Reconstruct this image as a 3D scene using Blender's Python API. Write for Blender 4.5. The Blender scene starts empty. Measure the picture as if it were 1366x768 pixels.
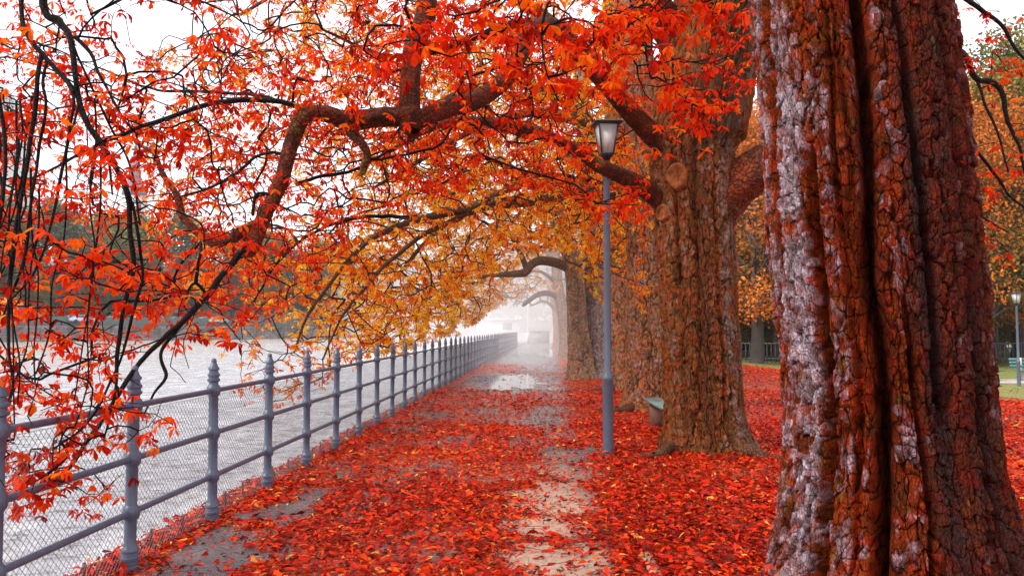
import bpy, math, random
import numpy as np
from mathutils import Vector

random.seed(7)
RS = np.random.RandomState(11)
sc = bpy.context.scene
col = sc.collection
F, CX, CY = 1060.0, 683.0, 384.0
PITCH = math.atan(55 / F)
CAM = np.array([0, 0, 1.525])


def at(px, py, Y):
    """point on the ground plan at distance Y seen at photograph position px, py"""
    x = (px - CX) / F
    y = (CY - py) / F
    d = np.array([x, math.cos(PITCH) - y * math.sin(PITCH), math.sin(PITCH) + y * math.cos(PITCH)])
    return CAM + d * (Y / d[1])


def project(P):
    q = P - CAM
    f = q[:, 1] * math.cos(PITCH) + q[:, 2] * math.sin(PITCH)
    u = -q[:, 1] * math.sin(PITCH) + q[:, 2] * math.cos(PITCH)
    f = np.maximum(f, 1e-3)
    return CX + F * q[:, 0] / f, CY - F * u / f


# ------------------------------------------------------------------ mesh helpers
def tag(o, label=None, cat=None, group=None, kind=None):
    if label: o['label'] = label
    if cat: o['category'] = cat
    if group: o['group'] = group
    if kind: o['kind'] = kind
    return o


def link(o, parent=None):
    col.objects.link(o)
    if parent is not None:
        o.parent = parent
    return o


def empty(name, loc=(0, 0, 0), rz=0, label=None, cat=None, group=None):
    o = bpy.data.objects.new(name, None)
    o.empty_display_size = 0.2
    o.location = loc
    o.rotation_euler = (0, 0, rz)
    col.objects.link(o)
    return tag(o, label, cat, group)


def mesh_np(name, V, faces, mat, parent=None, attrs=None, smooth=False, off=None):
    """V (n,3); faces: list of int arrays (m,k)"""
    V = np.asarray(V, dtype=np.float32)
    if off is not None:
        V = V - np.asarray(off, dtype=np.float32)
    me = bpy.data.meshes.new(name)
    me.vertices.add(len(V))
    me.vertices.foreach_set('co', V.ravel())
    if not isinstance(faces, list):
        faces = [faces]
    faces = [np.asarray(f, dtype=np.int32) for f in faces if len(f)]
    loops = np.concatenate([f.ravel() for f in faces])
    tot = np.concatenate([np.full(len(f), f.shape[1], dtype=np.int32) for f in faces])
    start = np.concatenate([[0], np.cumsum(tot)[:-1]]).astype(np.int32)
    me.loops.add(len(loops))
    me.loops.foreach_set('vertex_index', loops)
    me.polygons.add(len(tot))
    me.polygons.foreach_set('loop_start', start)
    me.polygons.foreach_set('loop_total', tot)
    if smooth:
        me.polygons.foreach_set('use_smooth', np.ones(len(tot), dtype=bool))
    me.update(calc_edges=True)
    if attrs:
        for k, a in attrs.items():
            at_ = me.attributes.new(k, 'FLOAT', 'POINT')
            at_.data.foreach_set('value', np.asarray(a, dtype=np.float32).ravel())
    if mat is not None:
        me.materials.append(mat)
    o = bpy.data.objects.new(name, me)
    return link(o, parent)


class MB:
    def __init__(s):
        s.v = []; s.f = {3: [], 4: []}; s.n = 0; s.ng = []

    def add(s, V, Fs):
        V = np.asarray(V, float)
        for f in Fs:
            f = [i + s.n for i in f]
            if len(f) in (3, 4): s.f[len(f)].append(f)
            else:
                for i in range(1, len(f) - 1): s.f[3].append([f[0], f[i], f[i + 1]])
        s.v.append(V); s.n += len(V)

    def box(s, x0, x1, y0, y1, z0, z1, R=None):
        V = np.array([[x, y, z] for z in (z0, z1) for y in (y0, y1) for x in (x0, x1)], float)
        if R is not None: V = R(V)
        s.add(V, [(0, 2, 3, 1), (4, 5, 7, 6), (0, 1, 5, 4), (2, 6, 7, 3), (0, 4, 6, 2), (1, 3, 7, 5)])

    def lathe(s, prof, c=(0, 0), n=20, rot=0.0, cap=True):
        k = len(prof)
        a = np.arange(n) / n * 2 * math.pi + rot
        V = []
        for r, z in prof:
            V += [[c[0] + r * math.cos(t), c[1] + r * math.sin(t), z] for t in a]
        Fs = []
        for i in range(k - 1):
            for j in range(n):
                j2 = (j + 1) % n
                Fs.append((i * n + j, i * n + j2, (i + 1) * n + j2, (i + 1) * n + j))
        if cap:
            Fs.append(tuple(range(n - 1, -1, -1)))
            Fs.append(tuple((k - 1) * n + j for j in range(n)))
        s.add(V, Fs)

    def tube(s, P, R, n=8, cap=True):
        P = np.asarray(P, float)
        R = np.broadcast_to(np.asarray(R, float), (len(P),))
        V, Fr = [], None
        T = np.gradient(P, axis=0)
        T /= np.linalg.norm(T, axis=1)[:, None] + 1e-9
        up = np.array([0, 0, 1.0]) if abs(T[0][2]) < .9 else np.array([1.0, 0, 0])
        nrm = np.cross(T[0], up); nrm /= np.linalg.norm(nrm)
        for i in range(len(P)):
            nrm = nrm - T[i] * np.dot(nrm, T[i]); nrm /= np.linalg.norm(nrm) + 1e-9
            b = np.cross(T[i], nrm)
            for j in range(n):
                a = 2 * math.pi * j / n
                V.append(P[i] + R[i] * (math.cos(a) * nrm + math.sin(a) * b))
        Fs = []
        for i in range(len(P) - 1):
            for j in range(n):
                j2 = (j + 1) % n
                Fs.append((i * n + j, i * n + j2, (i + 1) * n + j2, (i + 1) * n + j))
        if cap:
            Fs.append(tuple(range(n - 1, -1, -1)))
            Fs.append(tuple((len(P) - 1) * n + j for j in range(n)))
        s.add(V, Fs)

    def build(s, name, mat, parent=None, smooth=False, off=None):
        return mesh_np(name, np.concatenate(s.v), [np.array(s.f[3]).reshape(-1, 3), np.array(s.f[4]).reshape(-1, 4)], mat, parent, None, smooth, off)


def autosmooth(o, ang=35):
    me = o.data
    me.polygons.foreach_set('use_smooth', np.ones(len(me.polygons), dtype=bool))
    try:
        me.set_sharp_from_angle(angle=math.radians(ang))
    except Exception:
        pass
    return o


# ------------------------------------------------------------------ noise
def _hash(ix, iy, iz, seed):
    h = (ix.astype(np.int64) * 374761393 + iy.astype(np.int64) * 668265263 + iz.astype(np.int64) * 2147483647 + seed * 974634777) & 0x7fffffff
    h = ((h ^ (h >> 13)) * 1274126177) & 0x7fffffff
    h = ((h ^ (h >> 16)) * 668265263) & 0x7fffffff
    return ((h ^ (h >> 15)) & 0xffffff) / float(0xffffff)


def vnoise(x, y, z=None, seed=0):
    x = np.asarray(x, float); y = np.asarray(y, float)
    z = np.zeros_like(x) if z is None else np.asarray(z, float)
    ix, iy, iz = np.floor(x), np.floor(y), np.floor(z)
    fx, fy, fz = x - ix, y - iy, z - iz
    fx, fy, fz = [t * t * (3 - 2 * t) for t in (fx, fy, fz)]
    r = 0
    for dx in (0, 1):
        for dy in (0, 1):
            for dz in (0, 1):
                w = (fx if dx else 1 - fx) * (fy if dy else 1 - fy) * (fz if dz else 1 - fz)
                r = r + w * _hash(ix + dx, iy + dy, iz + dz, seed)
    return r * 2 - 1


def fbm(x, y, z=None, seed=0, oct=4):
    a, s, t = 1, 0, 0
    for o in range(oct):
        k = 2 ** o
        s = s + a * vnoise(np.asarray(x) * k, np.asarray(y) * k, None if z is None else np.asarray(z) * k, seed + o)
        t += a; a *= .5
    return s / t


def voro(u, v, period, seed=0):
    """cells of unit size, periodic in u. returns F1, F2-F1 edge, cell random"""
    iu, iv = np.floor(u), np.floor(v)
    f1 = np.full(u.shape, 9.0); f2 = np.full(u.shape, 9.0); cid = np.zeros(u.shape)
    z0 = np.zeros_like(u)
    for du in (-1, 0, 1):
        for dv in (-1, 0, 1):
            cu, cv = iu + du, iv + dv
            cm = np.mod(cu, period)
            jx = _hash(cm, cv, z0, seed); jy = _hash(cm, cv, z0 + 7, seed)
            d = np.hypot(cu + .1 + .8 * jx - u, cv + .1 + .8 * jy - v)
            closer = d < f1
            f2 = np.where(closer, f1, np.minimum(f2, d))
            cid = np.where(closer, _hash(cm, cv, z0 + 13, seed), cid)
            f1 = np.where(closer, d, f1)
    return f1, f2 - f1, cid


def sstep(a, b, x):
    t = np.clip((x - a) / (b - a), 0, 1)
    return t * t * (3 - 2 * t)


# ------------------------------------------------------------------ materials
def newmat(name):
    m = bpy.data.materials.new(name); m.use_nodes = True
    nt = m.node_tree
    for n in list(nt.nodes): nt.nodes.remove(n)
    out = nt.nodes.new('ShaderNodeOutputMaterial')
    return m, nt, out


class NG:
    def __init__(s, nt): s.nt = nt
    def n(s, t, **kw):
        nd = s.nt.nodes.new(t)
        for k, v in kw.items(): setattr(nd, k, v)
        return nd
    def l(s, a, b): s.nt.links.new(a, b)
    def val(s, sock, v):
        if hasattr(v, 'links') or isinstance(v, bpy.types.NodeSocket): s.l(v, sock)
        else: sock.default_value = v
    def coord(s, scale=(1, 1, 1), kind='Object'):
        tc = s.n('ShaderNodeTexCoord'); mp = s.n('ShaderNodeMapping')
        mp.inputs['Scale'].default_value = scale
        s.l(tc.outputs[kind], mp.inputs[0]); return mp.outputs[0]
    def noise(s, vec, scale, detail=4, rough=.55, out='Fac'):
        nd = s.n('ShaderNodeTexNoise'); s.l(vec, nd.inputs['Vector'])
        nd.inputs['Scale'].default_value = scale; nd.inputs['Detail'].default_value = detail
        nd.inputs['Roughness'].default_value = rough
        return nd.outputs[out]
    def voro(s, vec, scale, feature='F1', out='Distance'):
        nd = s.n('ShaderNodeTexVoronoi', feature=feature); s.l(vec, nd.inputs['Vector'])
        nd.inputs['Scale'].default_value = scale
        return nd.outputs[out]
    def ramp(s, fac, stops, interp='LINEAR'):
        nd = s.n('ShaderNodeValToRGB'); s.val(nd.inputs[0], fac)
        cr = nd.color_ramp; cr.interpolation = interp
        while len(cr.elements) < len(stops): cr.elements.new(.5)
        for e, (p, c) in zip(cr.elements, stops):
            e.position = p
            e.color = (*c, 1) if not np.isscalar(c) else (c, c, c, 1)
        return nd.outputs[0]
    def mix(s, fac, a, b, mode='MIX'):
        nd = s.n('ShaderNodeMix', data_type='RGBA', blend_type=mode)
        s.val(nd.inputs[0], fac)
        for sock, v in ((nd.inputs[6], a), (nd.inputs[7], b)):
            if isinstance(v, bpy.types.NodeSocket): s.l(v, sock)
            else: sock.default_value = (*v, 1)
        return nd.outputs[2]
    def math(s, op, a, b=0.0, c=None):
        nd = s.n('ShaderNodeMath', operation=op)
        s.val(nd.inputs[0], a); s.val(nd.inputs[1], b)
        if c is not None: s.val(nd.inputs[2], c)
        return nd.outputs[0]
    def attr(s, name):
        nd = s.n('ShaderNodeAttribute', attribute_name=name); return nd.outputs['Fac']
    def bump(s, h, strength=.5, dist=.01, normal=None):
        nd = s.n('ShaderNodeBump'); s.l(h, nd.inputs['Height'])
        nd.inputs['Strength'].default_value = strength; nd.inputs['Distance'].default_value = dist
        if normal is not None: s.l(normal, nd.inputs['Normal'])
        return nd.outputs[0]
    def principled(s, out, color, rough=.6, spec=.5, metal=0.0, normal=None):
        p = s.n('ShaderNodeBsdfPrincipled')
        if isinstance(color, bpy.types.NodeSocket): s.l(color, p.inputs['Base Color'])
        else: p.inputs['Base Color'].default_value = (*color, 1)
        s.val(p.inputs['Roughness'], rough); s.val(p.inputs['Metallic'], metal)
        s.val(p.inputs['Specular IOR Level'], spec)
        if normal is not None: s.l(normal, p.inputs['Normal'])
        if out is not None: s.l(p.outputs[0], out.inputs['Surface'])
        return p


def simple(name, c, rough=.6, metal=0, spec=.5, var=.25, vscale=6, bump=0.15):
    m, nt, out = newmat(name); g = NG(nt)
    v = g.coord()
    n = g.noise(v, vscale, 5)
    n2 = g.noise(v, vscale * 9, 3)
    cc = g.mix(g.ramp(n, [(.3, 0.0), (.7, 1.0)]), tuple(x * (1 - var) for x in c), tuple(min(1, x * (1 + var)) for x in c))
    g.principled(out, cc, rough, spec, metal, g.bump(n2, bump, .004))
    return m


def bark_trunk_mat(name, orange, grey, dark, moss, greybias=0.0, rough=.42, scale=1.0):
    m, nt, out = newmat(name); g = NG(nt)
    v = g.coord()
    crack, cell, pale, painted_shade, groove = [g.attr(k) for k in ('crack', 'cell', 'pale', 'painted_shade', 'groove')]
    n1 = g.noise(v, 2.2, 4, .6)
    n2 = g.noise(v, 14, 5, .6)
    vs = g.coord((1, 1, .38))
    n3 = g.noise(vs, 45 * scale, 6, .65)
    mask = g.math('ADD', g.math('ADD', g.math('MULTIPLY', cell, .45), g.math('SUBTRACT', pale, g.math('MULTIPLY', groove, .45))), g.math('MULTIPLY', n1, .55))
    mk = g.ramp(mask, [(.56 - greybias, 0.0), (.78 - greybias, 1.0)])
    red = tuple(a * b for a, b in zip(orange, (1.05, .45, .6))); brown = tuple(a * b for a, b in zip(orange, (.42, .75, 1.3))); tan = tuple(min(1, a * b) for a, b in zip(orange, (1.25, 1.9, 2.6)))
    org = g.ramp(g.math('ADD', g.math('MULTIPLY', g.noise(v, 6.5, 5, .65), .8), g.math('MULTIPLY', cell, .22)), [(.36, brown), (.50, orange), (.60, red), (.70, tan)])
    gry = g.mix(g.ramp(g.noise(v, 17, 4, .7), [(.4, 0.0), (.6, 1.0)]), grey, tuple(x * .5 for x in grey))
    c = g.mix(mk, org, gry)
    c = g.mix(g.math('MULTIPLY', g.ramp(n2, [(.40, 0.0), (.60, 1.0)]), .7), c, tuple(x * .22 for x in orange))
    mm = g.ramp(g.noise(v, 5.5, 6, .7), [(.56, 0.0), (.68, 1.0)])
    mm = g.math('MULTIPLY', mm, g.ramp(n3, [(.4, 0.0), (.6, 1.0)]))
    c = g.mix(g.math('MULTIPLY', mm, .75), c, moss)
    c = g.mix(g.math('MULTIPLY', painted_shade, .93), c, g.mix(g.ramp(n2, [(.35, 0.0), (.65, 1.0)]), tuple(x * .7 for x in dark), tuple(a * b for a, b in zip(dark, (3.0, 2.4, 2.0)))))  # shade on the trunk mixed into the bark colour
    fleck = g.ramp(g.noise(v, 3.1, 5, .8), [(.66, 0.0), (.69, 1.0)])
    c = g.mix(g.math('MULTIPLY', fleck, .8), c, (.5, .02, .01))
    # cracks between plates get a much darker tone of the bark colour
    c = g.mix(g.ramp(crack, [(0.0, 1.0), (.45, 0.0)]), c, tuple(x * .06 for x in orange))
    c = g.mix(g.ramp(n3, [(.28, .8), (.46, 0.0)]), c, tuple(x * .2 for x in orange))
    fc = g.voro(g.coord((1, 1, .45)), 60 * scale, 'DISTANCE_TO_EDGE')
    h = g.math('ADD', g.math('MULTIPLY', n3, 1.0), g.math('MULTIPLY', g.ramp(fc, [(0, 0.0), (.12, 1.0)]), .5))
    r = g.math('ADD', g.math('MULTIPLY', n2, .35), rough - .17)
    g.principled(out, c, r, g.math('MULTIPLY', g.math('MULTIPLY', mk, .35), g.math('SUBTRACT', 1.0, g.math('MINIMUM', painted_shade, 1.0))), 0, g.bump(h, 1.0, .014 / scale))
    return m


def bark_limb_mat(name, c1, c2, moss=(.2, .16, .03), sc_=30):
    m, nt, out = newmat(name); g = NG(nt)
    v = g.coord()
    n = g.noise(v, 4, 5, .6)
    n2 = g.noise(v, sc_ * 1.6, 6, .7)
    fc = g.voro(v, sc_, 'DISTANCE_TO_EDGE')
    c = g.mix(g.ramp(n, [(.35, 0.0), (.65, 1.0)]), c1, c2)
    c = g.mix(g.ramp(n2, [(.3, .8), (.55, 0.0)]), c, tuple(x * .2 for x in c1))
    c = g.mix(g.math('MULTIPLY', g.ramp(g.noise(v, 7, 4, .6), [(.6, 0.0), (.7, 1.0)]), .6), c, moss)
    h = g.math('ADD', n2, g.ramp(fc, [(0, 0.0), (.15, .6)]))
    c = g.mix(g.ramp(fc, [(0, .85), (.10, 0.0)]), c, tuple(x * .15 for x in c1))
    c = g.mix(g.math('MULTIPLY', g.ramp(g.noise(v, 11, 5, .75), [(.52, 0.0), (.66, 1.0)]), .5), c, tuple(min(1, x * 1.6 + .03) for x in c1))
    g.principled(out, c, .6, .1, 0, g.bump(h, 1.0, .022))
    return m


def leaf_mat(name, stops, trans=.5, spec=.05):
    m, nt, out = newmat(name); g = NG(nt)
    t = g.attr('tint')
    c = g.ramp(t, stops)
    v = g.coord()
    n = g.noise(v, 38, 4, .7)
    c = g.mix(g.math('MULTIPLY', g.ramp(n, [(.45, 0.0), (.7, 1.0)]), .45), c, (.30, .012, .002))
    p = g.principled(None, c, .45, spec)
    tr = g.n('ShaderNodeBsdfTranslucent'); g.l(c, tr.inputs[0])
    mx = g.n('ShaderNodeMixShader'); mx.inputs[0].default_value = trans
    g.l(p.outputs[0], mx.inputs[1]); g.l(tr.outputs[0], mx.inputs[2]); g.l(mx.outputs[0], out.inputs['Surface'])
    return m


M = {}
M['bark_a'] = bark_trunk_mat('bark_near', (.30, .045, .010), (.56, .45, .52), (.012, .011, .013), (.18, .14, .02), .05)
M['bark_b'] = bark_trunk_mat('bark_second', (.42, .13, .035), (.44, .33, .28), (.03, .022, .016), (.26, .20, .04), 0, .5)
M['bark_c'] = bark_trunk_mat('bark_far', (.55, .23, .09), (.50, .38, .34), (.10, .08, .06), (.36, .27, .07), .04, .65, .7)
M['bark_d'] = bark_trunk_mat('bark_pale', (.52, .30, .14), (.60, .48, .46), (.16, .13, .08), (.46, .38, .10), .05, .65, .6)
M['limb'] = bark_limb_mat('limb_bark', (.21, .030, .007), (.055, .018, .008))
M['limb_big'] = bark_limb_mat('limb_bark_big', (.24, .04, .012), (.09, .03, .014), (.12, .07, .03), 17)
M['limb_dark'] = bark_limb_mat('limb_bark_dark', (.012, .008, .008), (.024, .012, .010), (.03, .015, .01), 60)
M['limb_far'] = bark_limb_mat('limb_bark_far', (.16, .06, .022), (.11, .055, .03), (.28, .20, .04))
M['twig'] = simple('twig', (.012, .006, .006), .7, var=.4, spec=.05)
M['twig_far'] = simple('twig_far', (.045, .022, .016), .7, var=.4, spec=.06)
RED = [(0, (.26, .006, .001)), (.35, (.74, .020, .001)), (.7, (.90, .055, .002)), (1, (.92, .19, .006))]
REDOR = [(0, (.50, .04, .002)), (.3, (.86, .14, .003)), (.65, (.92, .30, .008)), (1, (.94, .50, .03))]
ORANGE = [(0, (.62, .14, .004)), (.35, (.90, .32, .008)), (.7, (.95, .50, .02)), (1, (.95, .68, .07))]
M['leaf_red'] = leaf_mat('leaf_red', RED)
M['leaf_redorange'] = leaf_mat('leaf_redorange', REDOR)
M['leaf_orange'] = leaf_mat('leaf_orange', ORANGE)
M['fallen'] = leaf_mat('fallen_leaf', [(0, (.10, .006, .002)), (.22, (.42, .009, .002)), (.55, (.85, .032, .002)), (.86, (.92, .11, .004)), (1, (.88, .42, .08))], .10, .12)
M['leaf_green'] = leaf_mat('leaf_olive', [(0, (.05, .07, .025)), (.5, (.13, .17, .03)), (.85, (.30, .24, .04)), (1, (.42, .28, .05))], .2, .2)
M['leaf_dkgreen'] = leaf_mat('leaf_dark_green', [(0, (.03, .055, .03)), (.6, (.08, .13, .045)), (1, (.22, .22, .05))], .2, .2)
M['leaf_yellow'] = leaf_mat('leaf_yellowing', [(0, (.08, .07, .02)), (.4, (.22, .17, .04)), (1, (.60, .34, .05))], .3, .2)
M['leaf_parkorange'] = leaf_mat('leaf_park_orange', [(0, (.06, .05, .015)), (.3, (.22, .12, .02)), (.6, (.66, .18, .02)), (1, (.85, .34, .04))], .3, .2)

# ------------------------------------------------------------------ layout curves
def Xf(Y): return -2.582 + .03364 * Y + .00014 * Y * Y          # the railing line
def Xq(Y): return Xf(Y) - .28                                   # quay edge
def Xr(Y): return Xf(Y) + 3.22 + .006 * Y                        # right edge of the path
def gz(X, Y):                                                    # ground height
    X = np.asarray(X, float); Y = np.asarray(Y, float)
    return -.62 * sstep(5.5, 20, X) * sstep(4, 22, Y) + .0 * X


def gp(px, py):
    Y = F * 1.525 / (py - 439.0)
    return (px - CX) * Y / F, Y


# bare patches of the path: (px, py, half width px, half height px, strength)
BARE = [(722, 562, 36, 10, .65), (700, 588, 30, 7, .5), (735, 545, 26, 6, .6), (640, 548, 30, 5, .4), (745, 580, 24, 6, .6), (600, 590, 40, 5, .35), (520, 640, 40, 5, .3), (735, 655, 62, 12, .8), (745, 672, 45, 8, .6), (716, 700, 50, 9, .8), (735, 742, 62, 18, .9), (700, 745, 30, 9, .6), (770, 745, 40, 30, .55),
        (760, 605, 45, 12, .9), (775, 628, 40, 10, .6), (690, 672, 26, 6, .5), (725, 690, 30, 5, .5), (705, 725, 35, 6, .6),
        (760, 702, 40, 12, .35), (640, 640, 30, 3, .4), (585, 555, 30, 3, .3), (680, 508, 62, 11, 1), (740, 520, 40, 4, .5),
        (757, 530, 22, 4, .4), (775, 575, 16, 4, .5), (800, 590, 20, 5, .4), (730, 490, 42, 5, .8), (700, 480, 50, 4, .8),
        (740, 503, 26, 4, .5), (725, 472, 40, 5, .9), (720, 464, 40, 6, 1)]
BG_ = [(gp(a, b), gp(a + c, b)[0] - gp(a, b)[0], (gp(a, b - d)[1] - gp(a, b + d)[1]) / 2, s) for a, b, c, d, s in BARE]


def cover(X, Y):
    X = np.asarray(X, float); Y = np.asarray(Y, float)
    n = fbm(X * 1.3, Y * .9, seed=3)
    n2 = fbm(X * 4.5, Y * 3.5, seed=9)
    n3 = fbm(X * 14, Y * 10, seed=19, oct=3)
    c = np.full(X.shape, .93)
    onp = sstep(-.1, .25, X - Xf(Y)) * sstep(.1, -.35, X - Xr(Y))
    c -= onp * (.36 + .35 * n + .18 * n2)
    bare = np.zeros(X.shape)
    for (p, w, h, s) in BG_:
        d = np.hypot((X - p[0]) / w, (Y - p[1]) / h) + n2 * .9 + n3 * .5 + n * .3
        bare = np.maximum(bare, s * sstep(1.35, .35, d))
    # dark bare asphalt beside the railing
    e = np.exp(-((X - Xf(Y) - .42) / .30) ** 2) * sstep(9.5, 6, Y)
    bare = np.maximum(bare, .9 * sstep(.42, .85, e + .9 * n2 + .35 * n))
    far = onp * sstep(26, 50, Y) * (.75 + .3 * n2)
    bare = np.maximum(bare, np.clip(far, 0, 1))
    c = c * (1 - bare)
    green = sstep(10, 12.5, X + n * 2) * sstep(19.5, 24, Y + 3 * n + 1.5 * n2)
    c = c * (1 - .85 * green)
    return np.clip(c, 0, 1)


def sandy(X, Y):
    X = np.asarray(X, float); Y = np.asarray(Y, float)
    s = np.exp(-((X - (.22 + .012 * Y)) / .42) ** 2) * sstep(10.5, 7.5, Y)
    return np.clip(s * (1.25 + .5 * fbm(X * 2, Y * 2, seed=21)), 0, 1)


# ------------------------------------------------------------------ ground, path, quay, river
def grid_sheet(name, xs0, xs1, ys, zf, mat, nx, attrf=None):
    """xs0(Y), xs1(Y) edges"""
    ys = np.asarray(ys)
    t = np.linspace(0, 1, nx)
    X = np.array([xs0(y) * (1 - t) + xs1(y) * t for y in ys]); Y = np.repeat(ys[:, None], nx, 1)
    Z = zf(X, Y)
    V = np.stack([X, Y, Z], -1).reshape(-1, 3)
    i = np.arange(len(ys) - 1)[:, None] * nx + np.arange(nx - 1)[None]
    fc = np.stack([i, i + 1, i + nx + 1, i + nx], -1).reshape(-1, 4)
    at_ = {k: f(X, Y) for k, f in attrf.items()} if attrf else None
    return mesh_np(name, V, fc, mat, None, at_, True)


def ground_mat(name, path):
    m, nt, out = newmat(name); g = NG(nt)
    v = g.coord()
    cv = g.attr('cover'); sd = g.attr('sand')
    # leaf litter: overlapping cells in several sizes
    wn = g.n('ShaderNodeTexNoise'); g.l(v, wn.inputs['Vector']); wn.inputs['Scale'].default_value = 9
    wv = g.n('ShaderNodeMix', data_type='RGBA'); wv.inputs[0].default_value = .035
    g.l(v, wv.inputs[6]); g.l(wn.outputs['Color'], wv.inputs[7])
    vv = wv.outputs[2]
    vcol = g.voro(vv, 30, 'F1', 'Color'); vd = g.voro(vv, 30, 'F1', 'Distance')
    sx = g.n('ShaderNodeSeparateColor'); g.l(vcol, sx.inputs[0])
    lc = g.ramp(sx.outputs[0], [(0, (.05, .003, .001)), (.3, (.22, .007, .001)), (.65, (.60, .022, .002)), (.9, (.80, .08, .004)), (1, (.65, .30, .05))])
    lc = g.mix(g.ramp(vd, [(.45, 0.0), (.75, .9)]), lc, (.05, .006, .004))
    fine = g.noise(v, 120, 4)
    n = g.noise(v, 3.2, 5, .6); n2 = g.noise(v, 26, 5, .7)
    if path:
        asph = g.mix(g.ramp(n, [(.35, 0.0), (.65, 1.0)]), (.05, .045, .05), (.15, .13, .125))
        asph = g.mix(g.ramp(fine, [(.5, 0.0), (.62, .5)]), asph, (.26, .25, .27))
        sand = g.mix(g.ramp(n2, [(.35, 0.0), (.65, 1.0)]), (.40, .25, .17), (.62, .45, .34))
        bare = g.mix(sd, asph, sand)
    else:
        soil = g.mix(g.ramp(n2, [(.35, 0.0), (.65, 1.0)]), (.05, .025, .015), (.12, .06, .035))
        grass = g.mix(g.ramp(n2, [(.35, 0.0), (.65, 1.0)]), (.10, .14, .03), (.26, .26, .06))
        bare = g.mix(sd, soil, grass)
    edge = g.math('ADD', cv, g.math('MULTIPLY', g.math('SUBTRACT', g.noise(v, 14, 6, .75), .5), 1.3))
    mk = g.ramp(edge, [(.40, 0.0), (.52, 1.0)])
    c = g.mix(mk, bare, lc)
    h = g.mix(mk, g.ramp(fine, [(0, .2), (1, .5)]), g.ramp(vd, [(0, 1.0), (.6, .3)]))
    r = g.mix(mk, (.24, .24, .24) if path else (.7, .7, .7), (.42, .42, .42))
    rr = g.n('ShaderNodeRGBToBW'); g.l(r, rr.inputs[0])
    wet = g.math('MULTIPLY', g.ramp(n, [(.4, .55), (.6, 1.3)]), rr.outputs[0])
    g.principled(out, c, wet, .5, 0, g.bump(h, .7, .02))
    return m


M['path'] = ground_mat('path_surface', True)
M['ground'] = ground_mat('park_ground', False)
ysn = np.concatenate([np.arange(-6, 3, .5), np.arange(3, 14, .07), np.arange(14, 40, .2), np.arange(40, 92, .8)])
path_o = grid_sheet('path', lambda y: Xq(y) + .22, Xr, ysn, lambda X, Y: gz(X, Y) + .004, M['path'], 90, {'cover': cover, 'sand': sandy})
tag(path_o, kind='structure')


def warp_x(y):
    return None


ysg = np.concatenate([np.arange(-12, 3, 1), np.arange(3, 30, .15), np.arange(30, 95, 1.0), np.arange(95, 700, 30)])
tt = np.concatenate([np.linspace(0, 10, 80), np.linspace(10.3, 40, 60), np.linspace(45, 500, 14)])
X = np.array([Xr(min(y, 95)) - .5 + tt for y in ysg]); Y = np.repeat(ysg[:, None], len(tt), 1)
Z = gz(X, Y)
nx = len(tt)
i_ = np.arange(len(ysg) - 1)[:, None] * nx + np.arange(nx - 1)[None]
gsand = lambda X, Y: sstep(8, 11, X + 2 * fbm(X * .6, Y * .6, seed=5)) * sstep(17, 20, Y)
grd = mesh_np('ground', np.stack([X, Y, Z], -1).reshape(-1, 3), np.stack([i_, i_ + 1, i_ + nx + 1, i_ + nx], -1).reshape(-1, 4), M['ground'], None,
              {'cover': cover(X, Y), 'sand': gsand(X, Y)}, True)
tag(grd, kind='structure')
# quay coping + wall down into the river
M['stone'] = simple('quay_stone', (.25, .22, .20), .6, var=.35, vscale=3, bump=.4)
M['stone_pale'] = simple('pale_stone', (.55, .53, .50), .7, var=.2, vscale=2, bump=.3)
ysq = np.concatenate([np.arange(-12, 90, 1.0)])
q = MB()
prof = [(.0, 0.006), (.21, 0.006), (.21, -.3), (.06, -.3), (.02, -4)]
V = []
for y in ysq:
    for dx, z in [(-.02, -4), (.0, -.25), (-.03, -.25), (-.03, 0.0), (-.015, .012), (.225, .012), (.225, -.4)]:
        V.append([Xq(y) + dx, y, z])
k = 7
Fq = [(i * k + j, i * k + j + 1, (i + 1) * k + j + 1, (i + 1) * k + j) for i in range(len(ysq) - 1) for j in range(k - 1)]
q.add(V, Fq)
M['coping'] = ground_mat('coping_litter', True)
qo = q.build('quay_wall', M['stone'])
tag(qo, 'stone quay wall with leaf covered coping under the railing', 'wall')

# river
m, nt, out = newmat('river_water'); g = NG(nt)
v1 = g.coord((1, .38, 1)); v2 = g.coord((1, .55, 1))
w = g.math('ADD', g.math('MULTIPLY', g.noise(v1, 1.1, 6, .6), 1.0), g.math('MULTIPLY', g.noise(v2, 6.0, 5, .6), .25))
tc = g.n('ShaderNodeTexCoord'); sp = g.n('ShaderNodeSeparateXYZ'); g.l(tc.outputs['Object'], sp.inputs[0])
near_ = g.ramp(g.math('DIVIDE', sp.outputs[0], -90.0), [(.06, 0.0), (.55, 1.0)])
silt = g.math('MULTIPLY', g.ramp(g.noise(g.coord((.35, 1, 1)), .05, 4), [(.35, .3), (.6, 1.0)]), near_)
wc = g.mix(silt, (.62, .64, .69), (.54, .37, .22))
rip = g.noise(g.coord((1, 1.5, 1)), 2.6, 8, .68)
wc = g.mix(g.ramp(rip, [(.40, .9), (.50, 0.0)]), wc, (.30, .28, .28))  # ripple contrast of reflected light put into the water colour
wc = g.mix(g.ramp(g.noise(v1, 1.7, 8, .72), [(.50, 0.0), (.62, .8)]), wc, (.90, .91, .94))
w = g.math('ADD', w, g.math('MULTIPLY', rip, .5))
g.principled(out, wc, .12, .6, 0, g.bump(w, .9, .35))
M['water'] = m
ysw = np.linspace(-30, 420, 60)
wo = grid_sheet('river', lambda y: -330.0, lambda y: Xq(min(max(y, -12), 89)) + .02, ysw, lambda X, Y: X * 0 - .6, m, 24)
tag(wo, kind='structure')

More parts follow.
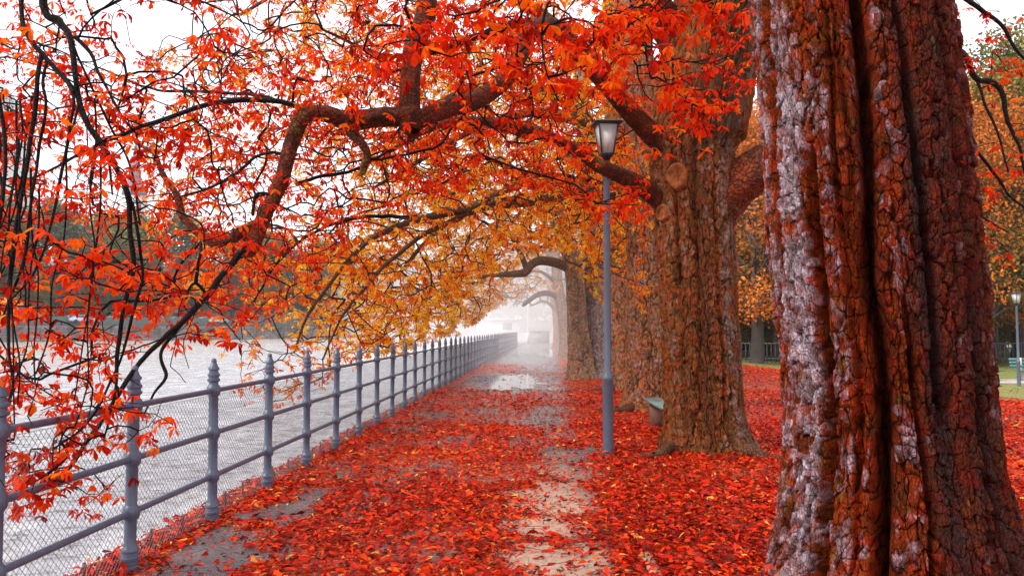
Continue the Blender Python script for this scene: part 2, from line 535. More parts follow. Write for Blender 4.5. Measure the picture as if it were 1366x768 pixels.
# ------------------------------------------------------------------ railing
M['iron'] = simple('painted_iron', (.075, .095, .145), .38, .0, .6, .18, 18, .25)
M['wire'] = simple('wire', (.16, .165, .18), .5, .6, .5, .1)
step = 1.262
py_ = [2.56 + step * i for i in range(54)]
RH = (.37, .706, 1.04)
fr = empty('riverside_railing', (Xf(4), 4, 0), 0, 'grey iron railing with finial topped posts, three rails and wire netting along the river', 'railing')
fo = np.array([Xf(4), 4, 0])
post = MB(); fin = MB()
pr = .043
prof = [(.066, 0), (.066, .035), (.060, .04), (.060, .075), (.067, .08), (.068, .095), (.061, .10), (.058, .125), (.064, .13), (.065, .145), (.056, .155), (.050, .17), (pr, .185)]
for h in RH:
    prof += [(pr, h - .05), (.046, h - .045), (.060, h - .03), (.064, h), (.060, h + .03), (.046, h + .045), (pr, h + .05)]
prof += [(pr, 1.11)]
fin.lathe([(a_ * .86, b_) for a_, b_ in [(pr + .0015, 1.108), (.056, 1.115), (.057, 1.13), (.046, 1.137), (.046, 1.15), (.055, 1.155), (.055, 1.17), (.042, 1.18), (.040, 1.20), (.050, 1.205), (.049, 1.22), (.034, 1.235), (.030, 1.25), (.022, 1.26), (.026, 1.275), (.018, 1.29), (.001, 1.297)]], n=18)
post.lathe([(a_ * .84, b_) for a_, b_ in prof], n=18)
p0 = None
for y in py_:
    if p0 is None:
        p0 = post.build('post', M['iron'], fr); autosmooth(p0, 40); o = p0; f0 = fin.build('finial', M['iron'], p0); autosmooth(f0, 40)
    else:
        o = p0.copy(); link(o, fr); link(f0.copy(), o)
    o.location = (Xf(y) - fo[0], y - fo[1], gz(Xf(y), y))
    o.rotation_euler = (random.uniform(-.008, .008), random.uniform(-.008, .008), random.random() * 3)
for h in RH:
    t = MB()
    t.tube([[Xf(y), y, h] for y in py_], .0205, 10)
    o = t.build('rail', M['iron'], fr, True, fo)


def wire_panel(y0, y1):
    mb_v, mb_f = [], []
    L = math.hypot(y1 - y0, Xf(y1) - Xf(y0)); H0, H1 = .03, 1.0
    ux, uy = (Xf(y1) - Xf(y0)) / L, (y1 - y0) / L
    s = .047; r = .0016 if y0 < 20 else .0022
    A, B = [], []
    kk = int((L + H1) / s) + 1
    for i in range(-kk, kk):
        for d in (1, -1):
            c = i * s
            # line u = c + d*(z)
            pts = []
            for z in (H0, H1):
                u = c + d * z
                if 0 <= u <= L: pts.append((u, z))
            for u in (0, L):
                z = (u - c) * d
                if H0 < z < H1: pts.append((u, z))
            if len(pts) >= 2:
                A.append((*pts[0], d)); B.append((*pts[1], d))
    A = np.array(A); B = np.array(B)
    for z in (H0, H1):
        A = np.vstack([A, [0, z, 0]]); B = np.vstack([B, [L, z, 0]])
    n = len(A)
    off = A[:, 2] * .0015
    def w3(u, z): return np.stack([Xf(y0) + ux * u + off - .03, y0 + uy * u, z], -1)
    Pa, Pb = w3(A[:, 0], A[:, 1]), w3(B[:, 0], B[:, 1])
    return edges_tubes(Pa, Pb, np.full(n, r), np.full(n, r), 3)


def edges_tubes(Pa, Pb, Ra, Rb, n=3):
    T = Pb - Pa
    L = np.linalg.norm(T, axis=1)[:, None] + 1e-9
    T = T / L
    up = np.where(np.abs(T[:, 2:3]) < .9, np.array([[0, 0, 1.0]]), np.array([[1.0, 0, 0]]))
    N = np.cross(T, up); N /= np.linalg.norm(N, axis=1)[:, None] + 1e-9
    B = np.cross(T, N)
    V = []
    for P, R in ((Pa, Ra), (Pb, Rb)):
        for j in range(n):
            a = 2 * math.pi * j / n
            V.append(P + R[:, None] * (math.cos(a) * N + math.sin(a) * B))
    V = np.stack(V, 1).reshape(-1, 3)
    b = np.arange(len(Pa))[:, None] * 2 * n
    fs = [np.concatenate([b + j, b + (j + 1) % n, b + n + (j + 1) % n, b + n + j], 1) for j in range(n)]
    return V, np.concatenate(fs)


for i in range(len(py_) - 1):
    if py_[i] > 45: break
    V, f = wire_panel(py_[i], py_[i + 1])
    mesh_np('wire_netting', V, f, M['wire'], fr, off=fo)

# short stakes beside the railing
M['stake'] = simple('stake_steel', (.16, .13, .11), .6, .3, .4, .3, 30)
kk = 0
ordn = ['nearest', 'second nearest', 'third nearest', 'fourth nearest', 'fifth nearest', 'sixth nearest', 'seventh nearest', 'eighth nearest', 'ninth nearest', 'tenth nearest', 'eleventh nearest', 'twelfth nearest']
for i in range(1, 7):
    for f in (.36, .70):
        y = py_[i] + f * step
        s = MB(); s.lathe([(.009, -.05), (.009, .14), (.013, .143), (.013, .157), (.006, .16)], n=8)
        o = s.build('stake', M['stake'], None, False)
        o.location = (Xf(y) - .085 + random.uniform(-.02, .02), y, gz(0, y)); o.rotation_euler = (random.uniform(-.06, .06), random.uniform(-.06, .06), 0)
        tag(o, 'short rusty steel stake at the foot of the railing, %s of the row' % ordn[kk], 'stake', 'steel stakes at the foot of the railing'); kk += 1

# puddle
m, nt, out = newmat('puddle_water'); g = NG(nt)
g.principled(out, g.mix(g.noise(g.coord(), 2, 4), (.14, .13, .14), (.26, .25, .25)), .04, .6, 0, g.bump(g.noise(g.coord(), 12, 3), .05, .01))
M['puddle'] = m


def blob_sheet(name, px, py, hw, hh, z, mat, seed, kind='structure'):
    (cx, cy) = gp(px, py); w = gp(px + hw, py)[0] - cx; h = (gp(px, py - hh)[1] - gp(px, py + hh)[1]) / 2
    n = 150; a = np.arange(n) / n * 2 * math.pi
    r = 1 + .75 * fbm(np.cos(a) * 1.8 + 5, np.sin(a) * 1.8, seed=seed) + .35 * fbm(np.cos(a) * 6, np.sin(a) * 6, seed=seed + 1)
    V = np.vstack([[[cx, cy, z]], np.stack([cx + w * r * np.cos(a), cy + h * r * np.sin(a), np.full(n, z)], -1)])
    f = np.array([[0, i + 1, (i + 1) % n + 1] for i in range(n)])
    return tag(mesh_np(name, V, f, mat), kind=kind)


blob_sheet('puddle', 683, 508, 40, 9, .010, M['puddle'], 4)
blob_sheet('puddle', 742, 519, 17, 3, .010, M['puddle'], 9)
blob_sheet('puddle', 735, 470, 26, 4, .010, M['puddle'], 14)

# ------------------------------------------------------------------ leaves
# leaflet templates: unit length along +x
def tmpl(kind):
    if kind == 'fine':
        us = [0, .18, .38, .58, .74, .88, 1.0]; ws = [.0, .07, .13, .19, .20, .12, 0]
        V = []; Fc = []
        for u, w_ in zip(us, ws):
            z = -.16 * u * u
            V += [[u, w_, z + w_ * .35], [u, 0, z], [u, -w_, z + w_ * .35]]
        for i in range(len(us) - 1):
            a = i * 3
            Fc += [[a, a + 3, a + 4, a + 1], [a + 1, a + 4, a + 5, a + 2]]
        return np.array(V), np.array(Fc)
    V = np.array([[0, 0, 0], [.42, .12, -.01], [.74, .19, -.07], [1, 0, -.2], [.74, -.19, -.07], [.42, -.12, -.01], [.5, 0, -.09]], float)
    Fc = np.array([[0, 6, 1, 1], [1, 6, 2, 2], [2, 6, 3, 3], [3, 6, 4, 4], [4, 6, 5, 5], [5, 6, 0, 0]])[:, :3]
    return V, Fc


def rotm(a, b, c):
    """z-rot a, then pitch b (about y), roll c about x. vectorised -> (n,3,3) columns = axes"""
    ca, sa, cb, sb, cc, sc_ = np.cos(a), np.sin(a), np.cos(b), np.sin(b), np.cos(c), np.sin(c)
    R = np.empty((len(a), 3, 3))
    R[:, 0, 0] = ca * cb; R[:, 0, 1] = ca * sb * sc_ - sa * cc; R[:, 0, 2] = ca * sb * cc + sa * sc_
    R[:, 1, 0] = sa * cb; R[:, 1, 1] = sa * sb * sc_ + ca * cc; R[:, 1, 2] = sa * sb * cc - ca * sc_
    R[:, 2, 0] = -sb; R[:, 2, 1] = cb * sc_; R[:, 2, 2] = cb * cc
    return R


def scatter(name, P, R, S, tint, mat, parent=None, kind='lo', off=None):
    V, Fc = tmpl(kind)
    W = np.einsum('nij,kj->nki', R, V) * S[:, None, None] + P[:, None, :]
    n, k = W.shape[:2]
    f = (Fc[None] + (np.arange(n) * k)[:, None, None]).reshape(-1, Fc.shape[1])
    return mesh_np(name, W.reshape(-1, 3), f, mat, parent, {'tint': np.repeat(tint, k)}, kind == 'fine', off)


def compound(P, size, rs, nl=(4, 8), droop=.5):
    """horse chestnut leaves: leaflets radiating from P"""
    n = len(P)
    base = rs.rand(n) * 2 * math.pi
    ti = rs.rand(n)
    tx = rs.normal(0, .45, n); ty = rs.normal(0, .45, n)
    PP, RR, SS, TT = [], [], [], []
    cnt = rs.randint(nl[0], nl[1], n)
    for j in range(nl[1]):
        m_ = cnt > j
        a = base + (j / cnt) * 2 * math.pi * .85 + rs.normal(0, .18, n)
        b = droop + rs.normal(0, .35, n) + .6 * (np.cos(a) * tx + np.sin(a) * ty)
        c = rs.normal(0, .5, n)
        s = size * (.55 + .6 * rs.rand(n)) * (1 - .25 * abs(j - cnt / 2) / cnt)
        Rm = rotm(a[m_], b[m_], c[m_]); Rm[:, :, 1] *= (.55 + .65 * rs.rand(len(Rm)))[:, None]; Rm[:, :, 2] *= (.3 + 2.6 * rs.rand(len(Rm)) ** 1.5)[:, None]
        PP.append(P[m_]); RR.append(Rm); SS.append(s[m_]); TT.append(np.clip(ti + rs.normal(0, .12, n), 0, 1)[m_])
    return np.concatenate(PP), np.concatenate(RR), np.concatenate(SS), np.concatenate(TT)


# fallen leaves
def fallen():
    P, dens = [], []
    def zone(y0, y1, x0, x1, dens):
        n = int((y1 - y0) * (x1 - x0) * dens)
        y = y0 + RS.rand(n) * (y1 - y0); x = x0 + RS.rand(n) * (x1 - x0)
        keep = (x > Xq(y) + .01) & (np.abs(x) < y * .75 + .6)
        c = cover(x, y); lo = np.clip(1.15 * c ** 1.4 + .06, 0, 1)
        keep &= RS.rand(n) < lo
        return np.stack([x[keep], y[keep]], -1)
    A = np.vstack([zone(3.4, 8, -2.9, 6, 2100), zone(8, 13, -2.7, 9, 1100), zone(13, 20, -2.6, 14, 360), zone(20, 34, -2.3, 22, 90), zone(34, 60, -1.5, 30, 14)])
    n = len(A)
    print('fallen', n)
    z = gz(A[:, 0], A[:, 1]) + .008 + RS.rand(n) * .035 * np.clip(cover(A[:, 0], A[:, 1]), 0.1, 1)
    onq = A[:, 0] < Xq(A[:, 1]) + .22
    z += onq * .012
    s = (.026 + .062 * RS.rand(n) ** 2.0) * np.interp(A[:, 1], [6, 20, 40], [1, 1.2, 1.6])
    R = rotm(RS.rand(n) * 6.283, RS.normal(-.05, .32, n), RS.normal(0, .6, n))
    V, Fc = tmpl('lo')
    t = np.clip(.37 + .30 * RS.randn(n) + .25 * fbm(A[:, 0] * .8, A[:, 1] * .8, seed=31), 0, 1)
    R[:, :, 1] *= (.55 + 1.0 * RS.rand(n))[:, None]; R[:, :, 2] *= (.3 + 3.0 * RS.rand(n) ** 1.5)[:, None]
    P = np.column_stack([A, z + s * .08])
    o = scatter('fallen_leaves', P, R, s, t, M['fallen'])
    tag(o, 'red and orange fallen leaves carpeting the path and park ground', 'leaves', kind='stuff')


fallen()
n = 1500
y = 3.6 + RS.rand(n) ** 1.6 * 16; x = Xq(y) + .1 + RS.rand(n) * (9)
a = RS.rand(n) * 6.28; l = .05 + .16 * RS.rand(n) ** 2
z = gz(x, y) + .03
P0 = np.column_stack([x, y, z]); d_ = np.column_stack([np.cos(a), np.sin(a), RS.normal(0, .12, n)]) * l[:, None]
P1 = P0 + d_ + np.column_stack([RS.normal(0, .01, n), RS.normal(0, .01, n), np.full(n, .004)]); P2 = P1 + d_ * .8 + RS.normal(0, .008, (n, 3))
V1, f1_ = edges_tubes(P0, P1, np.full(n, .0022), np.full(n, .0018), 4); V2, f2_ = edges_tubes(P1, P2, np.full(n, .0018), np.full(n, .001), 4)
tag(mesh_np('fallen_twigs', np.vstack([V1, V2]), np.vstack([f1_, f2_ + len(V1)]), simple('dry_twig', (.10, .045, .022), .8)), 'thin dry twigs and leaf stalks lying among the fallen leaves', 'twigs', kind='stuff')

# ------------------------------------------------------------------ trunks
def trunk(name, rings, face, nth, nz, mat, parent, off, grooves=(), roots=7, cell=.05, plate=.013, seed=0, pale=(), painted_shade=(), lob=.03, rootamp=.16, zr=.5, top_shade=None):
    """rings: (z, cx, cy, r). face: direction towards the viewer side (denser mesh there)."""
    rings = np.array(rings, float)
    nlo = int(nz * .86); zsp = min(4.0, rings[-1, 0] - .3)
    z = np.concatenate([np.linspace(rings[0, 0], zsp, nlo), np.linspace(zsp, rings[-1, 0], nz - nlo + 1)[1:]])
    def sm(c):
        y = np.interp(z, rings[:, 0], rings[:, c])
        k = max(3, nz // 10) | 1
        yp = np.pad(y, k // 2, mode='edge')
        return np.convolve(yp, np.ones(k) / k, 'valid')
    cx, cy, r0 = sm(1), sm(2), sm(3)
    t = np.linspace(-1, 1, nth, endpoint=False)
    al = math.pi * (t - .30 * np.sin(math.pi * t) / math.pi * 1.6)     # denser near 0
    A, Zg = np.meshgrid(al, z)
    R0 = np.repeat(r0[:, None], nth, 1)
    ca, sa = np.cos(A), np.sin(A)
    # smooth lobes
    w = fbm(ca * 1.5 + 9, sa * 1.5, Zg * .35, seed=seed, oct=3)
    w2 = fbm(ca * 4, sa * 4, Zg * .8, seed=seed + 40, oct=3)
    D = lob * 2 * w + lob * w2
    ph = seed * 1.7
    rl = np.exp(-np.clip(Zg - rings[0, 0], 0, 9) / .30)
    D += rootamp * rl * (np.clip(np.cos(A * roots + ph + 1.2 * w), -.3, 1)) * (.8 + .6 * w)
    G = np.zeros_like(A); wx0 = fbm(ca * 6, sa * 6, Zg * 9, seed=seed + 200, oct=3)
    for (ga, gw, gd, z0, z1, drift) in grooves:
        gc = ga + drift * (Zg - 1.5) + .05 * vnoise(Zg * 1.6, Zg * 0 + ga * 7, seed=seed + 3)
        dd = (A - gc + math.pi) % (2 * math.pi) - math.pi
        gww = gw * (.75 + .5 * np.abs(vnoise(Zg * 1.1, Zg * 0 + 3 * ga, seed=seed + 5)))
        pr_ = np.exp(-np.abs((dd + .02 * wx0) / gww) ** 2.4) * sstep(z0 - .35, z0 + .1, Zg) * sstep(z1 + .35, z1 - .1, Zg)
        D -= gd * pr_; G = np.maximum(G, pr_)
    rm = float(np.mean(r0))
    per = max(6, round(2 * math.pi * rm / cell))
    u = (A / (2 * math.pi)) * per
    v = Zg / cell * .52
    wx = fbm(ca * 7, sa * 7, Zg * 7, seed=seed + 60, oct=4) * .95
    wy = fbm(ca * 7 + 20, sa * 7, Zg * 7, seed=seed + 70, oct=4) * 1.05
    f1, e, cid = voro(u + wx, v + wy, per, seed)
    _, e2, cid2 = voro(u * 2 + wy * 1.4, v * 2.1 + wx * 1.4, per * 2, seed + 5)
    crack = np.minimum(sstep(0, .16, e), .35 + .65 * sstep(0, .16, e2))
    rough = fbm(ca * 22, sa * 22, Zg * 14, seed=seed + 90, oct=3)
    fis = np.abs(fbm(ca * rm / cell * .42, sa * rm / cell * .42, Zg * 2.2, seed=seed + 110, oct=3))      # long vertical fissures
    fis2 = np.abs(fbm(ca * rm / cell * .95, sa * rm / cell * .95, Zg * 7, seed=seed + 120, oct=3))
    F1_ = sstep(.10, .0, fis); F2_ = sstep(.12, 0, fis2)
    soft = sstep(-.15, .35, fbm(ca * 3 + 5, sa * 3, Zg * 2.5, seed=seed + 130))                           # some zones are smoother
    D += plate * (sstep(.01, .13, e) - 1) * (.6 + .7 * cid) + plate * 1.1 * (cid - .5) + plate * .5 * (sstep(.01, .14, e2) - 1) * (.3 + .7 * soft) + plate * .6 * (cid2 - .5)
    D += plate * .9 * (f1 * (cid * 2 - 1)) - plate * 1.3 * F1_ - plate * .5 * F2_ + plate * .55 * rough
    cid = np.clip(cid * .40 + cid2 * .4 + .2 * (.5 + rough), 0, 1)
    crack = np.minimum(crack, 1 - .9 * np.maximum(F1_, .8 * F2_))
    Rr = R0 + D
    fu = np.array([math.cos(face), math.sin(face)]); fr_ = np.array([-fu[1], fu[0]])
    X = cx[:, None] + Rr * (ca * fu[0] + sa * fr_[0]); Y = cy[:, None] + Rr * (ca * fu[1] + sa * fr_[1])
    V = np.stack([X, Y, Zg], -1).reshape(-1, 3)
    i = np.arange(nz - 1)[:, None] * nth; j = np.arange(nth)[None]; j2 = (j + 1) % nth
    fc = np.stack([i + j, i + j2, i + nth + j2, i + nth + j], -1).reshape(-1, 4)
    pl = np.zeros_like(A)
    for (a0, aw, amp) in pale:
        pl += amp * np.exp(-((A - a0) / aw) ** 2)  # grey bark tone, plus skylight sheen painted on the near trunk's left
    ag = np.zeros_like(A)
    for (a0, aw, amp) in painted_shade:
        ag = np.maximum(ag, amp * np.exp(-((A - a0) / aw) ** 2) * (.7 + .5 * w2))  # bands of shade painted around the trunk
    if top_shade is not None:
        ag = np.maximum(ag, sstep(top_shade[0], top_shade[0] + .7, Zg + .5 * w2) * np.exp(-((A - top_shade[1]) / top_shade[2]) ** 2) * .95)  # shade of the upper trunk painted into the bark
    # caps
    nv = len(V)
    V = np.vstack([V, [[cx[-1], cy[-1], z[-1]]]])
    top = np.stack([(nz - 1) * nth + np.arange(nth), (nz - 1) * nth + (np.arange(nth) + 1) % nth, np.full(nth, nv)], -1)
    ex = lambda a: np.append(a.ravel(), .5)
    return mesh_np(name, V, [fc, top], mat, parent, {'crack': ex(crack), 'cell': ex(cid), 'pale': ex(pl), 'painted_shade': ex(np.clip(ag, 0, 1)), 'groove': ex(G)}, True, off)


def catmull(P, n=8):
    P = np.asarray(P, float)
    Q = np.vstack([2 * P[0] - P[1], P, 2 * P[-1] - P[-2]])
    out_ = []
    for i in range(len(P) - 1):
        p0, p1, p2, p3 = Q[i:i + 4]
        for t in np.arange(n) / n:
            out_.append(.5 * ((2 * p1) + (-p0 + p2) * t + (2 * p0 - 5 * p1 + 4 * p2 - p3) * t * t + (-p0 + 3 * p1 - 3 * p2 + p3) * t ** 3))
    out_.append(P[-1])
    return np.array(out_)


def limb(parent, off, pts, mat, name='limb', n=14, k=10, rough=.12, seed=1):
    """pts: rows of x y z r in world space; knobbly tube"""
    C = catmull(np.array(pts, float), k)
    P, R = C[:, :3].copy(), np.maximum(C[:, 3], .004)
    s = np.concatenate([[0], np.cumsum(np.linalg.norm(np.diff(P, axis=0), axis=1))]) / max(.12, 3.5 * float(np.max(R))) + seed * 13
    wob = np.stack([vnoise(s, s * 0 + 1, seed=seed), vnoise(s, s * 0 + 2, seed=seed + 1), vnoise(s, s * 0 + 3, seed=seed + 2)], -1)
    P[1:-1] += wob[1:-1] * np.minimum(R[1:-1, None] * .5, .02)
    T = np.gradient(P, axis=0); T /= np.linalg.norm(T, axis=1)[:, None] + 1e-9
    nrm = np.cross(T[0], [0.13, .2, 1.0]); nrm /= np.linalg.norm(nrm)
    V = []
    for i in range(len(P)):
        nrm = nrm - T[i] * np.dot(nrm, T[i]); nrm /= np.linalg.norm(nrm) + 1e-9
        b = np.cross(T[i], nrm)
        a = np.arange(n) / n * 2 * math.pi
        pw = P[i] + R[i] * (np.cos(a)[:, None] * nrm + np.sin(a)[:, None] * b)
        rr = R[i] * (1 + rough * vnoise(np.cos(a) * 1.5 + s[i] * .4, np.sin(a) * 1.5, np.full(n, s[i] * .5), seed=seed + 7)) + .006 * min(1, R[i] / .05) * fbm(pw[:, 0] * 28, pw[:, 1] * 28, pw[:, 2] * 28, seed=seed, oct=2) + (.022 * fbm(pw[:, 0] * 15, pw[:, 1] * 15, pw[:, 2] * 15, seed=seed + 4, oct=3) if R[i] > .17 else 0)
        V.append(P[i] + rr[:, None] * (np.cos(a)[:, None] * nrm + np.sin(a)[:, None] * b))
    V = np.concatenate(V)
    L = len(P)
    i = np.arange(L - 1)[:, None] * n; j = np.arange(n)[None]; j2 = (j + 1) % n
    fc = np.stack([i + j, i + j2, i + n + j2, i + n + j], -1).reshape(-1, 4)
    V = np.vstack([V, P[-1:]])
    cap = np.stack([(L - 1) * n + np.arange(n), (L - 1) * n + (np.arange(n) + 1) % n, np.full(n, L * n)], -1)
    mesh_np(name, V, [fc, cap], mat, parent, None, True, off)
    # skeleton nodes for twigs
    return np.column_stack([P, R])


def tr(*rows):
    """rows of (px, py, Y, width_px at that place) -> x y z r"""
    o = []
    for px, py, Y, w in rows:
        p = at(px, py, Y); o.append([*p, w / 2 * Y / F * (.82 if w < 11 else 1)])
    return o


# ---------------------------------------------------------------- twig growth
def grow(parent, off, skel, anchors, mat_t, mat_l, leafsize, rs, per=(1, 4), kind='lo', droop=.25, tip=.0028, maxlen=9, side=True, leafprob=1.0, seg=.16, rmax=.03, extra=0, bare=None):
    """attach every anchor to the nearest point of the skeleton by a curved twig; leaves hang at the ends"""
    N = np.array([s[:3] for s in skel]); parent_ = [-1] * len(N)
    nodes = [N]
    allN = N.copy(); par = list(parent_); base = len(N)
    leaf_count = []
    d0 = np.array([np.min(np.linalg.norm(N - a, axis=1)) for a in anchors])
    order = np.argsort(d0)
    nleafy = len(anchors)
    if bare is not None:
        anchors = np.vstack([anchors, bare]); order = np.concatenate([order, np.arange(nleafy, len(anchors))])
    leafy = []
    buf = np.zeros((base + 400000, 3)); buf[:base] = N; cnt = base
    par = np.full(base + 400000, -1, dtype=int)
    first = []
    tips = []
    for ai in order:
        a = anchors[ai]
        D = buf[:cnt] - a
        dist = np.sqrt((D ** 2).sum(1)) + .35 * np.clip(a[2] - buf[:cnt, 2], 0, 9) * 0
        # favour nodes above/inwards: cost for attaching from below
        cost = dist + .4 * np.clip(-D[:, 2], 0, 9)
        b = int(np.argmin(cost)); L = dist[b]
        if L > maxlen or L < .05: continue
        m_ = max(1, int(L / seg))
        s = buf[b]
        if par[b] >= 0: tdir = buf[b] - buf[par[b]]; tdir = tdir / (np.linalg.norm(tdir) + 1e-9)
        else: tdir = np.array([0, 0, .6])
        c1 = s + tdir * L * .35 + np.array([0, 0, .12 * L]) + rs.normal(0, .07 * L, 3)
        c2 = a + np.array([0, 0, droop * L]) * .4 + rs.normal(0, .05 * L, 3)
        t = (np.arange(1, m_ + 1) / m_)[:, None]
        Q = (1 - t) ** 3 * s + 3 * (1 - t) ** 2 * t * c1 + 3 * (1 - t) * t * t * c2 + t ** 3 * a
        if m_ > 2: Q[:-1] += rs.normal(0, .07 * seg, (m_ - 1, 3))
        if cnt + m_ >= len(buf): break
        buf[cnt:cnt + m_] = Q
        par[cnt] = b; par[cnt + 1:cnt + m_] = np.arange(cnt, cnt + m_ - 1)
        cnt += m_; tips.append(cnt - 1); leafy.append(ai < nleafy)
    # pipe model
    load = np.zeros(cnt)
    for t_ in tips: load[t_] += 1
    for i in range(cnt - 1, base - 1, -1):
        p = par[i]
        if load[i] == 0: load[i] = 1
        if p >= base: load[p] += load[i]
    rad = np.minimum(tip * np.power(np.maximum(load, 1), .46), rmax)
    idx = np.arange(base, cnt)
    Pa = buf[par[idx]]; Pb = buf[idx]; Rb = rad[idx]
    pp = par[idx]; Ra = np.where(pp >= base, np.minimum(rad[np.maximum(pp, 0)], Rb * 1.5), Rb * 1.4)
    V, f = edges_tubes(Pa - .1 * (Pb - Pa) * 0, Pb, Ra, Rb, 4 if rmax > .01 else 3)
    tw_ = (V, f)
    # leaves
    T = np.array(tips)[np.array(leafy)]
    P = []
    for t_ in T:
        if rs.rand() > leafprob: continue
        for q in range(rs.randint(*per)):
            b = t_
            for _ in range(rs.randint(0, 3)):
                if par[b] >= base: b = par[b]
            P.append(buf[b] + rs.normal(0, .05, 3) * [1, 1, .6] - [0, 0, .03])
    if extra:
        small = np.where(load[base:cnt] <= 3)[0] + base
        pick = rs.choice(small, min(extra, len(small)))
        P += list(buf[pick] + rs.normal(0, .05, (len(pick), 3)))
    P = np.array(P)
    PP, RR, SS, TT = compound(P, leafsize, rs)
    cr_ = scatter('crown', PP, RR, SS, TT, mat_l, parent, kind, off)
    mesh_np('twigs', tw_[0], tw_[1], mat_t, cr_, None, True, off)
    print(parent.name, 'anchors', len(anchors), 'nodes', cnt, 'leaves', len(P))
    return buf[:cnt]


def sample(n, pxr, Yr, dens, rs, pyr=(-320, 700), ypow=1.0):
    """random crown points inside a wedge of the crown, thinned by dens(px, py, Y, P)"""
    out_ = []
    tot = 0
    while tot < n:
        k = 4000
        Y = Yr[0] + (Yr[1] - Yr[0]) * rs.rand(k) ** ypow
        px = pxr[0] + (pxr[1] - pxr[0]) * rs.rand(k); py = pyr[0] + (pyr[1] - pyr[0]) * rs.rand(k)
        x = (px - CX) / F; y = (CY - py) / F
        dy = math.cos(PITCH) - y * math.sin(PITCH); dz = math.sin(PITCH) + y * math.cos(PITCH)
        P = CAM + np.stack([x, dy, dz], -1) * (Y / dy)[:, None]
        w = dens(px, py, Y, P)
        w = np.where((py < -20) | (px < -30), w * .35, w)
        keep = rs.rand(k) < w
        out_.append(P[keep]); tot += keep.sum()
    return np.vstack(out_)[:n]


def interp(x, tab):
    t = np.array(tab, float)
    return np.interp(x, t[:, 0], t[:, 1])


clump = lambda P, s, seed, lo=.15: np.clip(lo + 1.5 * (fbm(P[:, 0] * s, P[:, 1] * s, P[:, 2] * s, seed=seed, oct=2) + .22), 0, 1)
ROW = 'old chestnut trees in a row beside the path'

# ================= TREE 1 (nearest) =================
b1 = np.array([2.36, 5.0, 0])
T1 = empty('chestnut_tree', b1, 0, 'massive nearest trunk with deep vertical clefts and flaking grey and red bark', 'tree', ROW)
face1 = math.atan2(-5, -2.3)
rings1 = [(-.25, 2.40, 5, .84), (0, 2.39, 5, .80), (.12, 2.38, 5, .74), (.3, 2.37, 5, .685), (.55, 2.36, 5, .635), (.8, 2.35, 5, .60), (1.24, 2.33, 5, .585), (1.7, 2.29, 5, .595), (2.2, 2.25, 5, .61), (2.9, 2.20, 5.0, .60), (3.6, 2.14, 5, .59), (4.6, 2.08, 5.0, .60), (5.6, 2.0, 5.0, .50), (6.4, 1.95, 5.05, .36)]
trunk('trunk', rings1, face1, 1150, 1150, M['bark_a'], T1, b1,
      grooves=[(-.56, .065, .36, -.3, 2.35, .085), (-.02, .065, .42, -.3, 7, .06), (.26, .03, .10, -.3, 1.5, 0), (.50, .05, .2, 1.2, 7, -.02), (-.24, .03, .06, .3, 7, .03), (-1.02, .05, .07, 2.0, 7, .03), (.95, .05, .07, -.3, 7, 0), (-.16, .03, .05, 1.9, 7, .05), (2.2, .1, .15, -.3, 7, 0), (-2.2, .1, .12, -.3, 7, 0), (3.0, .08, .1, -.3, 7, 0)],
      roots=8, cell=.056, plate=.015, seed=5, pale=[(-.78, .20, .16), (-1.15, .2, .05), (-.30, .12, .05), (.20, .12, .04), (.8, .5, -.12), (-.12, .10, -.10), (.45, .1, -.15)], painted_shade=[(.46, .17, 1.25), (.95, .45, 1.15), (1.7, .5, .9), (.02, .10, .45)], lob=.028, rootamp=.13)  # left sheen, cleft and right side shade put into the bark colour

# limbs of tree 1 that leave the trunk above the picture, cross over the path and hang down on the left
L = M['limb_dark']
sk = []
up = [[2.0, 5.0, 5.0, .26], [1.0, 4.9, 5.5, .20], [-.4, 4.7, 5.5, .16], [-1.8, 4.4, 5.0, .12], [-2.6, 4.2, 4.3, .07], [-2.75, 4.1, 3.7, .045]]
sk.append(limb(T1, b1, up, M['limb'], seed=2))
def hang(*rows, seed=3, st=None, mat=None, n=8):
    pts = tr(*rows)
    if st: pts = [list(st)] + pts
    s_ = limb(T1, b1, pts, mat or L, 'branch', n, 8, .1, seed)
    sk.append(s_)
hang((30, -8, 4.1, 9), (37, 45, 4.05, 9), (55, 72, 4.05, 9), (90, 110, 4.0, 8), (118, 165, 4.0, 6), (142, 200, 4.0, 5), (150, 260, 4.0, 3), st=(-2.6, 4.2, 4.3, .05), seed=4)
hang((58, -8, 4.2, 11), (80, 28, 4.2, 11), (96, 52, 4.15, 10), (102, 100, 4.1, 9), (110, 152, 4.1, 9), (132, 190, 4.1, 9), (156, 225, 4.1, 9), (170, 262, 4.1, 9), (173, 310, 4.1, 8), (176, 360, 4.1, 8), (163, 415, 4.1, 7), (157, 465, 4.1, 7), (155, 520, 4.1, 5), (140, 580, 4.1, 3), st=(-2.6, 4.2, 4.3, .05), seed=5)
hang((100, 50, 4.15, 7), (122, 72, 4.15, 6), (133, 100, 4.1, 5), (160, 150, 4.1, 4), (176, 172, 4.1, 3), seed=6)
hang((55, 72, 4.05, 6), (50, 110, 4.0, 8), (44, 170, 4.0, 8), (32, 240, 4.0, 7), (22, 300, 4.0, 7), (14, 380, 4.0, 7), (12, 450, 4.0, 5), (18, 520, 4.0, 3), seed=7)
hang((62, 80, 4.05, 5), (56, 110, 4.0, 5), (62, 140, 4.0, 5), (52, 200, 4.0, 5), (40, 280, 4.0, 5), (30, 350, 4.0, 5), (5, 420, 4.0, 3), seed=8)
hang((85, 100, 4.0, 5), (98, 130, 3.9, 5), (92, 180, 3.9, 5), (80, 240, 3.9, 5), (68, 300, 3.9, 4), (48, 360, 3.9, 4), (15, 400, 3.9, 3), seed=9)
